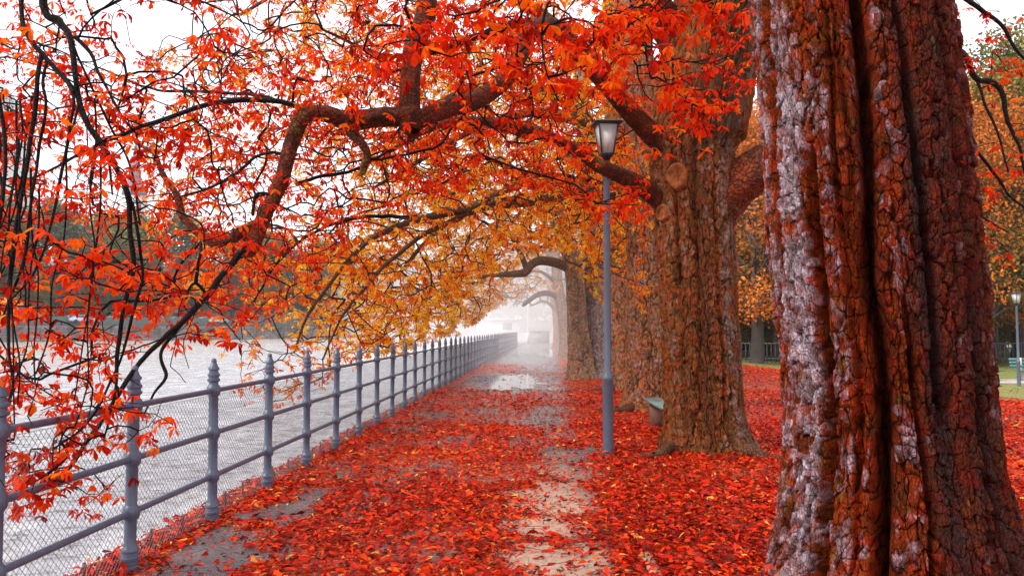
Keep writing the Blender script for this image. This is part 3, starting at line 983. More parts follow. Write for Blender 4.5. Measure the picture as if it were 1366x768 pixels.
hang((-25, -10, 3.9, 8), (-8, 100, 3.9, 7), (8, 190, 3.9, 6), (5, 260, 3.9, 6), (-6, 330, 3.9, 5), seed=10, st=(-2.75, 4.1, 3.9, .04))
hang((170, 250, 4.1, 4), (182, 300, 4.1, 5), (190, 360, 4.15, 5), (176, 420, 4.15, 5), (160, 480, 4.2, 4), (120, 560, 4.2, 4), (70, 600, 4.2, 3), seed=11)
hang((98, 60, 4.1, 4), (145, 165, 4.3, 4), (175, 225, 4.5, 4), (187, 300, 4.6, 3), seed=12)
hr = random.Random(4)
for k_ in range(12):
    x0 = hr.uniform(-10, 150); y0 = hr.uniform(120, 260); d0_ = hr.uniform(3.9, 4.3); y1 = hr.uniform(400, 600); dx = hr.uniform(-70, 10)
    hang(*[(x0 + dx * t_ ** 1.5 + hr.uniform(-7, 7), y0 + (y1 - y0) * t_, d0_, 3.7 - 2.0 * t_) for t_ in (0, .17, .34, .5, .67, .84, 1)], seed=200 + k_, n=6)
# right hand twigs
hang((1200, -60, 5.6, 12), (1262, -20, 6.2, 10), (1300, 8, 6.5, 8), (1332, 30, 6.6, 6), (1352, 62, 6.6, 5), (1372, 85, 6.6, 3), seed=13)
hang((1265, 60, 6.2, 12), (1290, 78, 6.8, 9), (1303, 106, 7, 9), (1332, 116, 7.1, 9), (1345, 160, 7.1, 7), (1360, 200, 7.1, 5), (1372, 250, 7.1, 3), seed=14)
hang((1270, 185, 6.5, 7), (1300, 200, 7, 6), (1330, 235, 7.2, 5), (1350, 265, 7.2, 4), (1380, 285, 7.2, 3), seed=15)
hang((1303, 106, 7, 5), (1314, 140, 7, 4), (1330, 175, 7, 4), (1345, 230, 7, 3), seed=16)
hang((1275, 262, 6.5, 5), (1310, 290, 7, 4), (1345, 310, 7.2, 3), seed=17)
# branches overhead towards the camera carrying the big red leaves
hang((1010, -60, 4.3, 40), (900, -50, 3.8, 26), (820, -45, 3.4, 16), (740, -25, 3.2, 9), (690, -8, 3.1, 5), seed=18, mat=M['limb'])
hang((820, -45, 3.4, 14), (780, -70, 3.3, 12), (650, -60, 3.1, 9), (560, -30, 3.0, 6), (540, 10, 3.0, 4), seed=19)
hang((740, -25, 3.2, 7), (724, 30, 3.2, 4), (728, 90, 3.2, 3), (745, 135, 3.25, 2.5), seed=20)
hang((900, -50, 3.8, 12), (872, 0, 3.8, 6), (862, 60, 3.8, 4), (868, 105, 3.8, 3), seed=21)
rs = np.random.RandomState(5)
anch = []
def blob(px, py, Y, n, sx, sy, sY=.3):
    for _ in range(n): anch.append(at(px + rs.normal(0, sx), py + rs.normal(0, sy), Y + rs.normal(0, sY)))
# left curtain
def densL(px, py, Y, P):
    b = interp(px, [(-80, 640), (60, 690), (190, 660), (240, 560), (330, 470), (360, 300)])
    m_ = (py < b) * interp(px, [(-80, 1), (60, 1), (190, .75), (340, .35), (360, 0)])
    m_ = m_ * interp(py, [(0, .12), (90, .25), (150, .7), (330, .8), (420, .6), (520, .35), (560, .6), (700, .4)])
    return m_ * clump(P, 1.6, 8, .05)
curtain = sample(225, (-80, 350), (3.7, 5.0), densL, rs, (0, 690))
anch = list(curtain)
for b in [(120, 205, 4.1, 8, 25, 20), (60, 150, 4.1, 10, 30, 25), (195, 190, 4.3, 10, 25, 20), (300, 50, 4.6, 10, 40, 25), (20, 610, 4.2, 16, 40, 30), (110, 600, 4.3, 10, 40, 25), (60, 640, 4.2, 10, 40, 20), (110, 395, 4.3, 14, 45, 14), (60, 320, 4.3, 10, 40, 12), (120, 345, 4.3, 10, 40, 10), (200, 400, 4.5, 12, 40, 20), (85, 540, 4.3, 10, 35, 22)]:
    blob(*b)
ext = sample(150, (-60, 330), (3.7, 4.9), lambda px, py, Y, P: (py < interp(px, [(-60, 660), (100, 690), (200, 640), (330, 470)])) * interp(py, [(0, .6), (300, .8), (600, 1)]), rs, (0, 690))
bare_n = len(ext)
nL = len(anch)
for b in [(500, 60, 3.05, 10, 22, 14), (590, 66, 3.05, 8, 28, 15), (640, 20, 3.2, 10, 60, 15), (560, 30, 3.2, 8, 60, 15), (730, 25, 3.2, 12, 30, 18), (700, 95, 3.3, 8, 20, 15), (800, 40, 3.5, 14, 40, 18), (850, 72, 3.7, 14, 25, 18), (900, 110, 3.9, 8, 14, 12), (925, 140, 3.95, 7, 14, 12), (940, 165, 4.0, 5, 10, 10), (760, 100, 3.4, 8, 25, 18), (930, 12, 3.9, 12, 22, 10), (960, 30, 4.0, 8, 16, 12), (880, 30, 3.9, 12, 30, 16), (820, 95, 3.7, 7, 22, 14), (690, 40, 3.3, 10, 35, 20), (770, 130, 3.4, 2, 8, 6), (850, 20, 3.7, 12, 30, 15)]:
    blob(*b, .12)
for b in [(1330, 40, 6.7, 14, 35, 30), (1340, 95, 7, 12, 30, 30), (1350, 180, 7.1, 14, 25, 50), (1330, 240, 7.1, 14, 25, 40), (1300, 300, 7, 8, 25, 30)]:
    blob(*b)
anch = np.array(anch)
grow_bare = ext
grow(T1, b1, np.vstack(sk), anch, M['twig'], M['leaf_red'], .064, rs, (1, 5), 'fine', .2, .0024, 3.0, rmax=.0055, seg=.05, bare=grow_bare)

# ================= TREE 2 =================
b2 = np.array([2.45, 10.2, 0])
T2 = empty('chestnut_tree', b2, 0, 'forked tree with two oval pruning scars on its orange brown trunk', 'tree', ROW)
f2 = math.atan2(-10.2, -2.45)
K = 10.2 / F
def ring2(px, y, w): p = at(px, y, 10.2); return (p[2], p[0], 10.2, w / 2 * K)
rings2 = [ring2(947, 622, 150), ring2(946, 605, 136), ring2(944, 590, 116), ring2(941, 560, 104), ring2(938, 500, 99), ring2(933, 400, 97), ring2(927, 300, 97), ring2(923, 240, 106), ring2(924, 180, 116), ring2(937, 100, 142), ring2(956, 20, 156), ring2(985, -80, 120), ring2(990, -200, 60), ring2(1000, -300, 30)]
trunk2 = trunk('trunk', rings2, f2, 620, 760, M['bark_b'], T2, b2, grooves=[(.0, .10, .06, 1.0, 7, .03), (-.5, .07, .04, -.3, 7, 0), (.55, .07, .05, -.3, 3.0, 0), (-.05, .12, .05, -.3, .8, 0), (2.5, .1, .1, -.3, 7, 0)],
      roots=7, cell=.06, plate=.015, seed=11, pale=[(.80, .35, .14), (-.6, .2, .03)], painted_shade=[(.12, .22, .75), (-.45, .12, .5), (1.2, .3, .5)], lob=.022, rootamp=.15, top_shade=(3.4, .45, .75))  # upper trunk darkened in colour for the shade up there
# pruning scars
M['scar'] = simple('pruned_wood', (.26, .075, .022), .85, var=.45, vscale=22, bump=1, spec=.1)
def on_trunk(o, off, px, py, b):
    n_ = len(o.data.vertices); co_ = np.empty(n_ * 3, dtype=np.float32); o.data.vertices.foreach_get('co', co_)
    co_ = co_.reshape(-1, 3) + np.asarray(off, dtype=np.float32)
    ux, uy = project(co_.astype(float))
    ok = (np.hypot(ux - px, uy - py) < 6) & (co_[:, 1] < b[1])
    return np.median(co_[ok], axis=0)
for (px, py, w, h) in [(904, 235, 9.5, 14), (884, 284, 5.5, 9)]:
    c = on_trunk(trunk2, b2, px, py, b2)
    cxr = np.interp(c[2], [r[0] for r in rings2], [r[1] for r in rings2])
    nrm = np.array([c[0] - cxr, c[1] - 10.2]); nrm /= np.linalg.norm(nrm)
    tn = np.array([-nrm[1], nrm[0]])
    s = MB(); n = 40; V = []
    wm = w * K / max(abs(tn[0]), .5); hm = h * K
    prof_ = ((1.30, -.05), (1.22, .004), (1.08, .022), (.95, .016), (.84, -.004), (.45, -.010), (.03, -.012))
    for (sc1, o_) in prof_:
        for j in range(n):
            a = 2 * math.pi * j / n; k_ = sc1 * (1 + .05 * math.sin(3 * a + px) + .03 * math.sin(7 * a))
            V.append([*(c[:2] + tn * wm * k_ * math.cos(a) + nrm * (o_ + .022 - .012 * (k_ * math.cos(a)) ** 2)), c[2] + hm * k_ * math.sin(a)])
    Fs = [(i * n + j, i * n + (j + 1) % n, (i + 1) * n + (j + 1) % n, (i + 1) * n + j) for i in range(len(prof_) - 1) for j in range(n)]
    s.add(V, Fs); s.build('pruning_scar', M['scar'], T2, True, b2)
sk = []
Lm = M['limb']
def lb(T, b, lst, mat=None, name='limb', seed=1, n=14, k=10):
    s_ = limb(T, b, lst, mat or Lm, name, n * 2 if n >= 14 else n, k * 2 if n >= 14 else k, .14, seed); sk.append(s_); return s_
# right fork that bends behind tree 1
lb(T2, b2, tr((935, 300, 10.2, 70), (965, 262, 10.15, 66), (1000, 232, 10.0, 60), (1040, 205, 9.9, 56), (1090, 150, 9.9, 46), (1130, 60, 9.9, 34), (1170, -60, 10, 20)), M['limb_big'], seed=31, n=90, k=40)
# limb A: trunk -> upper left -> S bend -> junction
lb(T2, b2, tr((915, 215, 10.2, 40), (862, 172, 9.9, 30), (800, 100, 9.4, 27), (752, 45, 9.0, 25), (725, 32, 8.6, 23), (705, 44, 8.2, 23), (690, 76, 7.9, 24), (668, 112, 7.6, 24), (635, 136, 7.3, 24), (600, 146, 7.0, 25), (572, 158, 6.8, 24), (548, 168, 6.7, 20)), seed=32, n=20)
# junction -> left -> down
lb(T2, b2, tr((560, 166, 6.75, 16), (535, 157, 6.7, 24), (500, 155, 6.6, 25), (460, 158, 6.5, 25), (425, 152, 6.4, 22), (404, 158, 6.3, 21), (392, 185, 6.3, 20), (382, 220, 6.2, 19), (366, 262, 6.15, 20), (346, 305, 6.1, 21), (333, 330, 6.0, 20), (326, 338, 5.95, 11)), seed=33, n=20)
# the upright
lb(T2, b2, tr((548, 172, 6.7, 26), (548, 150, 6.7, 29), (550, 100, 6.72, 28), (555, 62, 6.75, 30), (567, 15, 6.8, 28), (582, -60, 6.9, 26), (592, -160, 7.0, 18), (600, -260, 7.2, 10)), seed=34, n=20)
# stub
lb(T2, b2, tr((455, 160, 6.5, 18), (470, 176, 6.45, 15), (482, 190, 6.4, 12), (491, 207, 6.4, 11), (487, 222, 6.4, 11), (484, 234, 6.4, 9)), seed=35)
# lower left dark continuing branch
lb(T2, b2, tr((335, 328, 6.0, 12), (305, 358, 5.9, 10), (275, 392, 5.7, 10), (243, 430, 5.5, 9), (210, 458, 5.3, 8), (180, 492, 5.1, 8), (148, 540, 4.9, 8), (115, 590, 4.7, 7), (75, 640, 4.6, 5), (20, 655, 4.5, 3)), M['limb_dark'], seed=36, n=10)
lb(T2, b2, tr((243, 430, 5.5, 7), (215, 470, 5.4, 6), (222, 500, 5.4, 6), (205, 525, 5.4, 4), (190, 560, 5.4, 3)), M['limb_dark'], 'branch', seed=37, n=8)
lb(T2, b2, tr((275, 392, 5.7, 6), (262, 378, 5.6, 5), (252, 385, 5.6, 4), (245, 410, 5.6, 3)), M['limb_dark'], 'branch', seed=38, n=8)
# branch at left of the drop, orange
lb(T2, b2, tr((342, 296, 6.1, 12), (322, 312, 6.15, 14), (290, 322, 6.2, 13), (262, 310, 6.3, 12), (245, 290, 6.35, 11), (238, 262, 6.4, 10), (215, 232, 6.45, 9), (206, 205, 6.5, 7), (180, 190, 6.6, 4)), seed=39, n=12)
lb(T2, b2, tr((338, 288, 6.1, 5), (340, 262, 6.1, 6), (352, 258, 6.1, 5), (372, 262, 6.1, 3)), M['limb_dark'], 'branch', seed=40, n=8)
# long thin top left arc
lb(T2, b2, tr((412, 148, 6.4, 10), (385, 138, 6.3, 9), (330, 134, 6.2, 9), (275, 141, 6.1, 8), (220, 158, 6.0, 7), (180, 172, 5.9, 6), (130, 195, 5.8, 5), (70, 225, 5.7, 4), (0, 262, 5.6, 3)), M['limb_dark'], seed=41, n=10)
lb(T2, b2, tr((398, 140, 6.35, 6), (330, 126, 6.6, 6), (250, 122, 6.8, 5), (200, 118, 7, 4), (130, 90, 7.2, 3)), M['limb_dark'], 'branch', seed=42, n=8)
lb(T2, b2, tr((385, 208, 6.3, 6), (352, 205, 6.4, 5), (318, 228, 6.5, 5), (280, 250, 6.6, 4), (230, 265, 6.6, 3)), M['limb_dark'], 'branch', seed=43, n=8)
lb(T2, b2, tr((395, 245, 6.3, 6), (430, 235, 6.5, 6), (470, 228, 6.7, 5), (520, 200, 7.0, 4)), M['limb_dark'], 'branch', seed=44, n=8)
# limb from trunk at mid height, orange, going behind limb A
lb(T2, b2, tr((893, 272, 10.2, 34), (852, 246, 10.0, 24), (800, 220, 9.8, 19), (745, 190, 9.6, 16), (700, 174, 9.4, 18), (660, 165, 9.2, 15), (610, 163, 9.0, 12), (560, 180, 8.8, 9), (500, 215, 8.6, 6)), seed=45)
# top dark one
lb(T2, b2, tr((740, 38, 8.8, 16), (700, 36, 8.6, 14), (655, 42, 8.4, 12), (605, 62, 8.2, 10), (560, 75, 8.1, 8), (500, 70, 8.0, 6), (430, 40, 7.9, 4)), M['limb_dark'], seed=46, n=10)
# uprights that carry the crown above the picture
lb(T2, b2, tr((930, 100, 10.2, 60), (880, 20, 10.0, 44), (820, -80, 9.6, 34), (740, -160, 9.2, 24), (600, -210, 8.8, 16), (450, -210, 8.4, 10)), seed=47)
lb(T2, b2, tr((970, 0, 10.2, 50), (960, -150, 9.4, 34), (900, -260, 8.4, 22), (760, -300, 7.6, 14)), seed=48)
lb(T2, b2, tr((600, -210, 8.8, 10), (420, -120, 8.2, 9), (300, -70, 7.8, 8), (200, -20, 7.4, 6), (120, 20, 7.2, 4)), M['limb_dark'], seed=49, n=10)
rs = np.random.RandomState(6)
BOT2 = [(-100, 560), (60, 560), (200, 600), (260, 480), (330, 440), (400, 400), (480, 300), (560, 270), (700, 250), (860, 300), (905, 200), (1000, 120), (1010, 60), (1012, 0)]
def dens2(px, py, Y, P):
    d = (py < interp(px, BOT2)) & (px < 1010)
    d = d * interp(px, [(-100, .24), (0, .3), (250, .55), (350, .7), (450, .9), (600, 1), (1000, 1)])
    # thin bright patch at the upper left
    d = d * (1 - .85 * np.exp(-(((px - 190) / 80) ** 2 + ((py - 40) / 50) ** 2)))
    d = d * (1 - .7 * np.exp(-(((px - 420) / 60) ** 2 + ((py - 35) / 30) ** 2)))
    d = d * (1 - .6 * np.exp(-(((px - 470) / 70) ** 2 + ((py - 250) / 35) ** 2)))
    d = d * interp(py, [(-320, .25), (-60, .4), (0, .9), (300, 1), (420, .55), (600, .4)])
    d = d * (1 - .97 * ((np.abs(px - 812) < 42) & (np.abs(py - 180) < 65) & (Y < 10.3)))
    d = d * (1 - .97 * ((np.abs(px - 893) < 32) & (np.abs(py - 258) < 55) & (Y < 10.3)))
    return d * clump(P, .9, 21, .12)
A2 = sample(1750, (-120, 1010), (5.6, 12.0), dens2, rs)
grow(T2, b2, np.vstack(sk), A2, M['twig'], M['leaf_red'], .074, rs, (1, 5), 'lo', .2, .0028, 4.5, rmax=.011, extra=4200, seg=.09)

# ================= TREE 3 =================
b3 = np.array([2.80, 15.3, 0])
T3 = empty('chestnut_tree', b3, 0, 'tree with rust brown trunk behind the bench, half hidden by the forked tree', 'tree', ROW)
def rings_px(rows, Y):
    o = []
    for px, y, w in rows:
        p = at(px, y, Y); o.append((p[2], p[0], Y, w / 2 * Y / F))
    return o
R3 = rings_px([(876, 560, 100), (876, 545, 96), (876, 520, 84), (874, 450, 76), (872, 350, 72), (866, 250, 70), (856, 180, 66), (846, 100, 54), (838, 0, 40), (832, -120, 22)], 15.3)
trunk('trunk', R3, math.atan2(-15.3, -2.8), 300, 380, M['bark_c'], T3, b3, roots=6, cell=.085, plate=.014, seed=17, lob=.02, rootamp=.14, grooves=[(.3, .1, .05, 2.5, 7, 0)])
sk = []
Lf = M['limb_far']
lb(T3, b3, tr((862, 265, 15.3, 24), (810, 256, 15, 16), (743, 261, 14.6, 14), (690, 270, 14.2, 13), (640, 276, 13.8, 12), (590, 286, 13.4, 11), (545, 297, 13.0, 10), (505, 313, 12.6, 9), (470, 342, 12.2, 7), (440, 378, 11.9, 6), (410, 420, 11.6, 5), (392, 470, 11.5, 3)), Lf, seed=51)
lb(T3, b3, tr((640, 278, 13.8, 9), (590, 300, 13.4, 8), (540, 330, 13, 7), (490, 380, 12.7, 6), (455, 425, 12.5, 4), (430, 480, 12.4, 3)), Lf, seed=52, n=8)
lb(T3, b3, tr((850, 200, 15.3, 26), (790, 168, 15, 18), (720, 150, 14.6, 14), (640, 170, 14.2, 10), (560, 215, 13.8, 8), (500, 250, 13.5, 5)), Lf, seed=53)
lb(T3, b3, tr((845, 150, 15.3, 26), (780, 70, 15, 20), (690, 0, 14.6, 16), (560, -40, 14, 12), (420, -30, 13.5, 8), (320, 20, 13.2, 5)), Lf, seed=54)
lb(T3, b3, tr((820, 250, 15, 8), (760, 236, 14.6, 7), (700, 232, 14.3, 6), (640, 210, 14, 5), (600, 240, 13.8, 4), (540, 262, 13.6, 3)), M['twig'], 'branch', seed=55, n=8)
lb(T3, b3, tr((560, 290, 13.2, 7), (480, 290, 12.8, 6), (420, 310, 12.5, 5), (370, 350, 12.3, 4), (340, 400, 12.2, 3)), M['twig'], 'branch', seed=56, n=8)
rs = np.random.RandomState(8)
BOT3 = [(180, 330), (280, 480), (340, 560), (400, 540), (450, 500), (500, 465), (560, 425), (640, 380), (700, 330), (760, 330), (860, 410), (870, 260)]
def dens3(px, py, Y, P):
    d = (py < interp(px, BOT3)) & (px < 880)
    d = d * interp(px, [(180, .15), (320, .6), (420, 1), (880, 1)]) * interp(py, [(-320, .1), (-20, .3), (60, .7), (200, 1), (500, .9)])
    d = d * (1 - .55 * np.exp(-(((px - 470) / 60) ** 2 + ((py - 255) / 35) ** 2)))
    return d * clump(P, .8, 33, .15)
A3 = sample(2200, (180, 880), (11.2, 18), dens3, rs)
grow(T3, b3, np.vstack(sk), A3, M['twig_far'], M['leaf_redorange'], .11, rs, (1, 4), 'lo', .25, .004, 5, rmax=.018, extra=2000)

# ================= TREE 4 =================
b4 = np.array([2.95, 20.3, 0])
T4 = empty('chestnut_tree', b4, 0, 'plain brown trunk seen between the lamp post and the rust brown trunk', 'tree', ROW)
R4 = rings_px([(838, 530, 74), (838, 516, 68), (838, 490, 56), (837, 400, 50), (836, 300, 48), (830, 200, 46), (822, 100, 36), (815, 0, 24), (812, -60, 14)], 20.3)
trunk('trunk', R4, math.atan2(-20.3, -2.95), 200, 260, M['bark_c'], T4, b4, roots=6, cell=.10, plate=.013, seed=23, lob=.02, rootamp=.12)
sk = []
lb(T4, b4, tr((830, 300, 20.3, 20), (780, 250, 20, 14), (720, 240, 19.5, 11), (640, 270, 19, 9), (570, 320, 18.5, 7), (520, 380, 18.2, 5)), Lf, seed=61)
lb(T4, b4, tr((828, 220, 20.3, 22), (770, 150, 20, 16), (690, 110, 19.5, 12), (600, 130, 19, 9), (510, 190, 18.6, 6)), Lf, seed=62)
rs = np.random.RandomState(9)
def dens4(px, py, Y, P):
    d = (py < interp(px, [(380, 490), (450, 485), (520, 470), (600, 430), (660, 360), (720, 330), (840, 360)])) & (px < 850) & (py > -30)
    return d * interp(px, [(380, .3), (470, .9), (850, 1)]) * interp(py, [(0, .4), (150, .8), (300, 1)]) * clump(P, .7, 43, .15)
A4 = sample(2000, (380, 850), (17.5, 23), dens4, rs)
grow(T4, b4, np.vstack(sk), A4, M['twig_far'], M['leaf_orange'], .13, rs, (1, 5), 'lo', .25, .0045, 6, rmax=.018, extra=2000)

# ================= TREE 5 =================
b5 = np.array([2.36, 24.5, 0])
T5 = empty('chestnut_tree', b5, 0, 'tree with twin pale stems and a mossy arched limb, beyond the lamp post', 'tree', ROW)
R5a = rings_px([(777, 518, 46), (777, 504, 42), (774, 490, 34), (770, 440, 27), (767, 380, 25), (760, 330, 24), (748, 298, 22), (735, 275, 20), (722, 240, 16), (712, 190, 12)], 24.4)
R5b = rings_px([(798, 518, 44), (798, 504, 38), (796, 480, 32), (795, 420, 30), (794, 360, 30), (790, 300, 28), (784, 230, 26), (778, 150, 20), (772, 60, 12)], 24.8)
trunk('trunk', R5a, math.atan2(-24.5, -2.3), 160, 240, M['bark_d'], T5, b5, roots=5, cell=.11, plate=.014, seed=27, lob=.03, rootamp=.12, painted_shade=[(.2, .1, .5)])
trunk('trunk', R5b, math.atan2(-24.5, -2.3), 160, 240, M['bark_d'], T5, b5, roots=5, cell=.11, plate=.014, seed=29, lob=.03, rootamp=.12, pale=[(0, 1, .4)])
sk = []
M['mosslimb'] = bark_limb_mat('mossy_limb', (.16, .06, .025), (.15, .10, .04), (.34, .28, .05), 16)
lb(T5, b5, tr((764, 362, 24.4, 13), (745, 352, 24.2, 14), (722, 348, 24, 13), (708, 354, 23.9, 12), (698, 364, 23.8, 11), (660, 368, 23.4, 7), (617, 374, 23, 6), (575, 395, 22.6, 4), (550, 420, 22.4, 3)), M['mosslimb'], seed=63)
lb(T5, b5, tr((702, 358, 23.9, 10), (692, 335, 23.8, 8), (682, 315, 23.6, 7), (672, 300, 23.5, 6), (640, 280, 23.2, 4)), Lf, seed=64)
lb(T5, b5, tr((735, 275, 24.4, 14), (700, 240, 24.2, 10), (650, 230, 24, 7), (600, 260, 23.8, 5)), Lf, seed=65)
lb(T5, b5, tr((785, 230, 24.8, 14), (730, 180, 24.4, 11), (660, 160, 24, 8), (590, 200, 23.6, 5)), Lf, seed=66)
rs = np.random.RandomState(10)
def dens5(px, py, Y, P):
    d = (py < interp(px, [(470, 450), (520, 480), (560, 460), (620, 440), (660, 405), (690, 352), (740, 330), (800, 400), (835, 400)])) & (px < 835) & (py > 60)
    return d * interp(px, [(470, .3), (540, .9), (835, 1)]) * interp(py, [(60, .3), (200, .8), (300, 1)]) * clump(P, .6, 53, .12)
A5 = sample(3000, (470, 835), (22, 29), dens5, rs)
grow(T5, b5, np.vstack(sk), A5, M['twig_far'], M['leaf_orange'], .14, rs, (1, 5), 'lo', .25, .0055, 7, rmax=.024, extra=1600)

# ================= TREES 6, 7 =================
b6 = np.array([2.93, 44.0, 0])
T6 = empty('chestnut_tree', b6, 0, 'misty far tree whose limb arches over the path, next to the twin stemmed tree', 'tree', ROW)
R6 = rings_px([(757, 480, 26), (756, 473, 22), (755, 450, 18), (752, 420, 17), (747, 398, 16), (744, 380, 15), (742, 350, 13), (738, 300, 9)], 44)
trunk('trunk', R6, -1.6, 90, 120, M['bark_d'], T6, b6, roots=5, cell=.14, plate=.014, seed=37, lob=.03, rootamp=.12)
sk = []
lb(T6, b6, tr((748, 402, 44, 10), (738, 393, 43.8, 9), (726, 391, 43.5, 9), (714, 395, 43.2, 8), (704, 402, 43, 7), (698, 407, 43, 5)), M['mosslimb'], seed=71)
lb(T6, b6, tr((744, 380, 44, 7), (720, 362, 43.5, 5), (690, 368, 43, 4), (670, 385, 42.5, 3), (650, 410, 42, 2), (640, 428, 42, 1.5)), Lf, seed=72, n=8)
lb(T6, b6, tr((742, 350, 44, 7), (715, 330, 43.5, 5), (680, 335, 43, 3), (640, 350, 42.5, 2)), Lf, seed=73, n=8)
rs = np.random.RandomState(12)
def dens6(px, py, Y, P):
    d = (py < interp(px, [(570, 425), (640, 425), (670, 405), (700, 390), (745, 385), (780, 400)])) & (py > 250)
    return d * clump(P, .4, 63, .1)
A6 = sample(1300, (570, 780), (40, 48), dens6, rs, (240, 430))
grow(T6, b6, np.vstack(sk), A6, M['twig_far'], M['leaf_orange'], .2, rs, (1, 5), 'lo', .25, .008, 9, rmax=.04)
b7 = np.array([3.45, 62.0, 0])
T7 = empty('chestnut_tree', b7, 0, 'farthest pale tree of the row at the misty end of the path', 'tree', ROW)
R7 = rings_px([(744, 470, 18), (744, 464, 15), (744, 440, 12), (742, 415, 11), (737, 395, 9), (730, 370, 7)], 62)
trunk('trunk', R7, -1.6, 60, 80, M['bark_c'], T7, b7, roots=5, cell=.2, plate=.014, seed=39, lob=.03, rootamp=.1)
sk = []
lb(T7, b7, tr((742, 415, 62, 7), (733, 405, 61.5, 5), (722, 402, 61, 4), (708, 408, 60.5, 2)), Lf, seed=74, n=8)
rs = np.random.RandomState(13)
A7 = sample(160, (680, 775), (58, 66), lambda px, py, Y, P: (py < interp(px, [(680, 415), (720, 396), (775, 400)])) * clump(P, .3, 73, .2), rs, (300, 415))
grow(T7, b7, np.vstack(sk), A7, M['twig_far'], M['leaf_green'], .2, rs, (1, 3), 'lo', .25, .01, 9, rmax=.05)

# surface roots
M['root'] = bark_limb_mat('root_bark', (.16, .06, .03), (.25, .12, .06))
def root(T, b, pts, seed):
    limb(T, b, pts, M['root'], 'root', 10, 8, .2, seed)
root(T2, b2, [[1.95, 9.8, .10, .07], [1.7, 9.55, .02, .055], [1.45, 9.5, 0, .035], [1.2, 9.55, -.02, .02]], 81)
root(T2, b2, [[2.8, 9.6, .10, .07], [3.1, 9.3, .02, .05], [3.5, 9.2, -.01, .03], [3.8, 9.25, -.03, .02]], 82)
root(T3, b3, [[2.3, 14.9, .12, .09], [1.9, 14.6, .03, .06], [1.55, 14.5, .01, .045], [1.2, 14.3, -.03, .03]], 83)
root(T4, b4, [[2.6, 20, .12, .1], [2.3, 19.7, .03, .07], [1.9, 19.6, .0, .05], [1.6, 19.4, -.03, .03]], 84)

# ------------------------------------------------------------------ lamps
M['lamp_iron'] = simple('lamp_paint', (.085, .105, .15), .4, 0, .6, .12, 12, .1)
M['lamp_dark'] = simple('lamp_dark', (.03, .03, .035), .4, 0, .5, .2, 12, .1)
m, nt, out = newmat('milky_glass'); g = NG(nt)
p = g.principled(None, (.93, .92, .88), .25, .5)
t = g.n('ShaderNodeBsdfTranslucent'); t.inputs[0].default_value = (.95, .94, .9, 1)
mx = g.n('ShaderNodeMixShader'); mx.inputs[0].default_value = .5
g.l(p.outputs[0], mx.inputs[1]); g.l(t.outputs[0], mx.inputs[2]); g.l(mx.outputs[0], out.inputs['Surface'])
M['milk'] = m


def make_lamp(H, label, loc, rz):
    T = empty('street_lamp', loc, rz, label, 'street lamp', 'tall park lamps')
    s = MB(); s.lathe([(.085, -.05), (.08, .01), (.066, .02), (.066, .9), (.069, .905), (.069, .93), (.062, .95), (.046, 1.0), (.044, 1.5), (.040, H - .55), (.043, H - .545), (.046, H - .53)], n=20)
    s.lathe([(.068, .31), (.0685, .312), (.0685, .325), (.068, .327)], n=20, cap=False)
    o = s.build('pole', M['lamp_iron'], T); autosmooth(o)
    s = MB(); s.lathe([(.03, H - .56), (.045, H - .54), (.055, H - .50), (.10, H - .47), (.108, H - .455), (.108, H - .44)], n=4, rot=math.pi / 4)
    # corner bars, rings
    zb, zt, rb, rt_ = H - .44, H - .07, .105, .178
    for k in range(4):
        a = math.pi / 4 + k * math.pi / 2
        s.tube([[rb * 1.35 * .74 * math.cos(a) * 1.0, rb * 1.35 * .74 * math.sin(a), zb], [rt_ * math.cos(a), rt_ * math.sin(a), zt]], .011, 6)
        a2 = a + math.pi / 2
        s.tube([[rt_ * math.cos(a), rt_ * math.sin(a), zt], [rt_ * math.cos(a2), rt_ * math.sin(a2), zt]], .012, 6)
        s.tube([[rb * math.cos(a), rb * math.sin(a), zb], [rb * math.cos(a2), rb * math.sin(a2), zb]], .012, 6)
    lan = s.build('lantern', M['lamp_dark'], T)
    for k in range(4):
        a = math.pi / 4 + k * math.pi / 2; a2 = a + math.pi / 2
        s = MB(); V = []
        for (q0, r_, z_) in ((a, rb * .97, zb), (a2, rb * .97, zb), (a2, rt_ * .97, zt), (a, rt_ * .97, zt)): V.append([r_ * math.cos(q0), r_ * math.sin(q0), z_])
        V2 = [[x * .96, y * .96, z] for x, y, z in V]
        s.add(V + V2, [(0, 1, 2, 3), (7, 6, 5, 4), (0, 4, 5, 1), (1, 5, 6, 2), (2, 6, 7, 3), (3, 7, 4, 0)])
        s.build('pane', M['milk'], lan)
    s = MB(); s.lathe([(.20, zt + .005), (.245, zt + .008), (.25, zt + .022), (.20, zt + .035), (.10, zt + .06), (.03, zt + .075), (.001, zt + .08)], n=4, rot=math.pi / 4)
    s.build('cap', M['lamp_dark'], T)
    return T


LX, LY = gp(810, 602)
make_lamp(4.16, 'tall grey lamp post with milky glass lantern, nearest, in front of the rust brown trunk', (LX, 9.9, 0), .12)
make_lamp(4.16, 'distant thin grey lamp post on the path edge beside the twin stemmed tree', (2.1, 27.8, 0), 0)
pr_ = at(1356, 514, 30.0)
make_lamp(3.55, 'small lamp post at the right edge of the lawn in front of the green bench', (19.05, 30, float(gz(19.05, 30))), .3)

